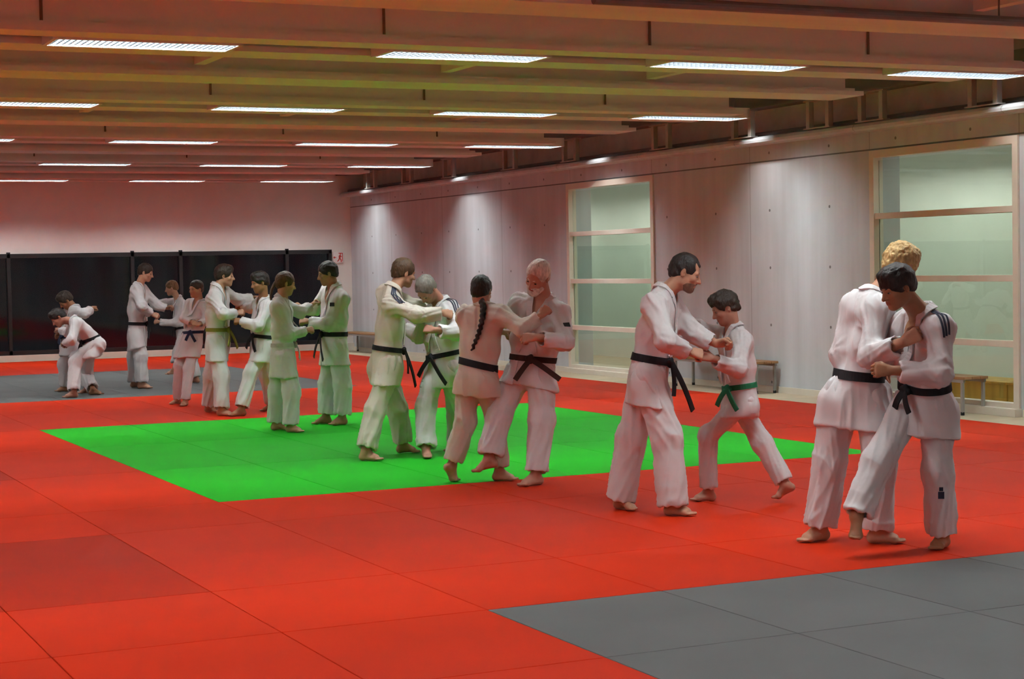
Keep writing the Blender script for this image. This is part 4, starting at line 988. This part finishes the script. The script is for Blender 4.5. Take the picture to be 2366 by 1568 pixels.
    {'J': {'anL': [6.012, 25.6, 0.087], 'anR': [6.039, 25.263, 0.087], 'pel': [6.039, 25.425, 0.804], 'c7': [6.071, 25.42, 1.483], 'head': [6.17, 25.374, 1.659], 'shL': [6.168, 25.565, 1.423], 'shR': [6.011, 25.305, 1.425], 'hiL': [6.088, 25.506, 0.804], 'hiR': [5.99, 25.344, 0.804], 'knL': [6.008, 25.573, 0.457], 'elL': [6.353, 25.515, 1.2], 'wrL': [6.494, 25.5, 1.141], 'hdL': [0.9, -0.425, 0.1], 'pnL': [-0.347, -0.736, -0.581], 'ftL': [0.774, -0.633, 0.0], 'knR': [6.049, 25.287, 0.451], 'elR': [6.041, 25.123, 1.197], 'wrR': [6.216, 25.266, 1.064], 'hdR': [0.862, -0.407, -0.301], 'pnR': [0.341, 0.723, -0.6], 'ftR': [0.766, -0.643, 0.0], 'face': [0.845, -0.452, -0.287], 'hup': [0.177, -0.084, 0.981]}, 's': 1.029, 'hs': 1.029, 'base': [6.026, 25.431], 'label': 'tall person with dark hair and black belt before the dark windows, facing right', 'skin': 'fair', 'hair': ('short', 'dark'), 'fringe': 0.065, 'belt': 'black', 'hem': 0.24, 'cuffL': 0.95, 'trouL': 1.0, 'trouR': 1.0, 'knot': -0.1, 'tails': ((0.05, 0.1), (-0.05, 0.2)), 'hemtilt': [0.271, -0.128, 0.0]},
    {'J': {'anR': [7.045, 26.004, 0.07], 'anL': [6.679, 25.901, 0.214], 'pel': [6.897, 26.074, 0.735], 'c7': [6.821, 26.102, 1.276], 'head': [6.735, 26.12, 1.422], 'shL': [6.85, 25.977, 1.182], 'shR': [6.85, 26.239, 1.229], 'hiL': [6.879, 26.0, 0.735], 'hiR': [6.915, 26.148, 0.735], 'knL': [6.759, 25.96, 0.463], 'elL': [6.76, 25.993, 0.919], 'wrL': [6.518, 26.054, 0.928], 'hdL': [-0.853, 0.512, 0.099], 'pnL': [0.362, 0.767, -0.53], 'ftL': [-0.97, 0.241, 0.0], 'knR': [7.003, 26.065, 0.384], 'elR': [6.697, 26.417, 1.215], 'wrR': [6.6, 26.605, 1.198], 'hdR': [-0.458, 0.886, -0.076], 'pnR': [0.0, 0.0, -1.0], 'ftR': [-0.857, 0.515, 0.0], 'face': [-0.939, 0.283, -0.194], 'hup': [-0.045, 0.021, 0.999]}, 's': 0.829, 'hs': 0.878, 'base': [6.862, 25.952], 'label': 'child with fair hair and one bare shin, held by the tall person', 'skin': 'fair', 'hair': ('short', 'light'), 'fringe': 0.055, 'belt': 'black', 'hem': 0.2, 'cuffL': 0.98, 'trouL': 0.62, 'trouR': 0.95, 'knot': 0, 'tails': ((0.1, 0.12), (-0.1, 0.1))},
    {'J': {'anL': [4.83, 24.036, 0.082], 'anR': [5.172, 24.736, 0.082], 'pel': [5.171, 24.306, 0.72], 'c7': [4.912, 24.366, 1.028], 'head': [4.724, 24.399, 1.068], 'shL': [4.919, 24.197, 0.999], 'shR': [4.955, 24.52, 0.966], 'hiL': [5.169, 24.218, 0.72], 'hiR': [5.174, 24.394, 0.72], 'knL': [4.888, 24.18, 0.471], 'elL': [4.824, 24.052, 0.787], 'wrL': [4.787, 24.288, 0.734], 'hdL': [-0.15, 0.964, -0.218], 'pnL': [0.0, 0.0, -1.0], 'ftL': [-0.989, 0.149, 0.0], 'knR': [5.126, 24.587, 0.421], 'elR': [4.922, 24.77, 0.861], 'wrR': [4.861, 25.005, 0.894], 'hdR': [-0.252, 0.958, 0.135], 'pnR': [0.0, 0.0, -1.0], 'ftR': [-0.95, 0.311, 0.0], 'face': [-0.786, 0.003, -0.618], 'hup': [-0.611, 0.288, 0.737]}, 's': 0.96, 'hs': 0.973, 'base': [5.001, 24.386], 'label': 'person bending far forward with black belt, partner hanging over the back', 'skin': 'rosy', 'hair': ('full', 'black'), 'fringe': 0.06, 'belt': 'black', 'hem': 0.22, 'trouL': 0.97, 'trouR': 0.95, 'knot': 0.6, 'tails': ((0.05, 0.1), (-0.05, 0.09)), 'belttilt': [0.271, -0.128, 0.3]},
    {'J': {'anL': [4.985, 25.381, 0.081], 'anR': [5.166, 24.421, 0.081], 'pel': [5.027, 25.201, 0.673], 'c7': [5.103, 25.195, 1.192], 'head': [4.983, 25.196, 1.294], 'shL': [5.104, 25.034, 1.136], 'shR': [5.067, 25.354, 1.145], 'hiL': [5.038, 25.114, 0.673], 'hiR': [5.017, 25.287, 0.673], 'knL': [4.954, 25.275, 0.399], 'elL': [5.16, 24.77, 1.122], 'wrL': [5.299, 24.96, 1.177], 'hdL': [0.576, 0.785, 0.227], 'pnL': [0.0, 0.0, -1.0], 'ftL': [-1.0, 0.023, 0.0], 'knR': [5.106, 24.847, 0.386], 'elR': [5.044, 25.553, 0.963], 'wrR': [4.992, 25.751, 0.834], 'hdR': [-0.215, 0.818, -0.533], 'pnR': [0.0, 0.0, -1.0], 'ftR': [0.803, -0.596, 0.0], 'face': [-0.736, 0.027, -0.677], 'hup': [-0.554, -0.082, 0.828]}, 's': 0.949, 'hs': 0.966, 'base': [5.075, 24.901], 'label': 'dark-haired person leaning over the bent back of the partner, one elbow out', 'skin': 'tan', 'hair': ('full', 'dark'), 'fringe': 0.06, 'belt': 'navy', 'hem': 0.22, 'trouL': 0.97, 'trouR': 0.97, 'knot': 0, 'tails': ((0.05, 0.1), (-0.05, 0.09))},
]

# ------------------------------------------------------------------ camera, world, colour management
cd = bpy.data.cameras.new('camera'); cam = bpy.data.objects.new('camera', cd); COL.objects.link(cam)
cd.sensor_width = 36; cd.lens = 62.4558; cd.clip_start = .1; cd.clip_end = 200
cam.matrix_world = Matrix([[0.9038240474339183, 0.03457906015882971, -0.42650484156537094, 0], [-0.42748911669313405, 0.0290704422463808, -0.903552967178197, 0], [-0.018845328044216045, 0.9989790778520498, 0.04105673665519472, 1.65], [0, 0, 0, 1]])
SC.camera = cam
wd = bpy.data.worlds.new('night'); SC.world = wd; wd.use_nodes = True
wd.node_tree.nodes['Background'].inputs[0].default_value = (.003, .0035, .005, 1)
wd.node_tree.nodes['Background'].inputs[1].default_value = 1.0
SC.view_settings.view_transform = 'Standard'; SC.view_settings.look = 'None'
SC.view_settings.gamma = 1; SC.view_settings.use_curve_mapping = False
SC.view_settings.exposure = 0.0
SC.cycles.max_bounces = 10; SC.cycles.diffuse_bounces = 5; SC.cycles.transparent_max_bounces = 12
SC.cycles.sample_clamp_indirect = 6; SC.cycles.use_denoising = True; SC.cycles.adaptive_threshold = .015
SC.cycles.caustics_reflective = False; SC.cycles.caustics_refractive = False

for D_ in PEOPLE:
    build_person(D_)
for o in list(bpy.data.objects):
    if '_w' in o.keys(): del o['_w']
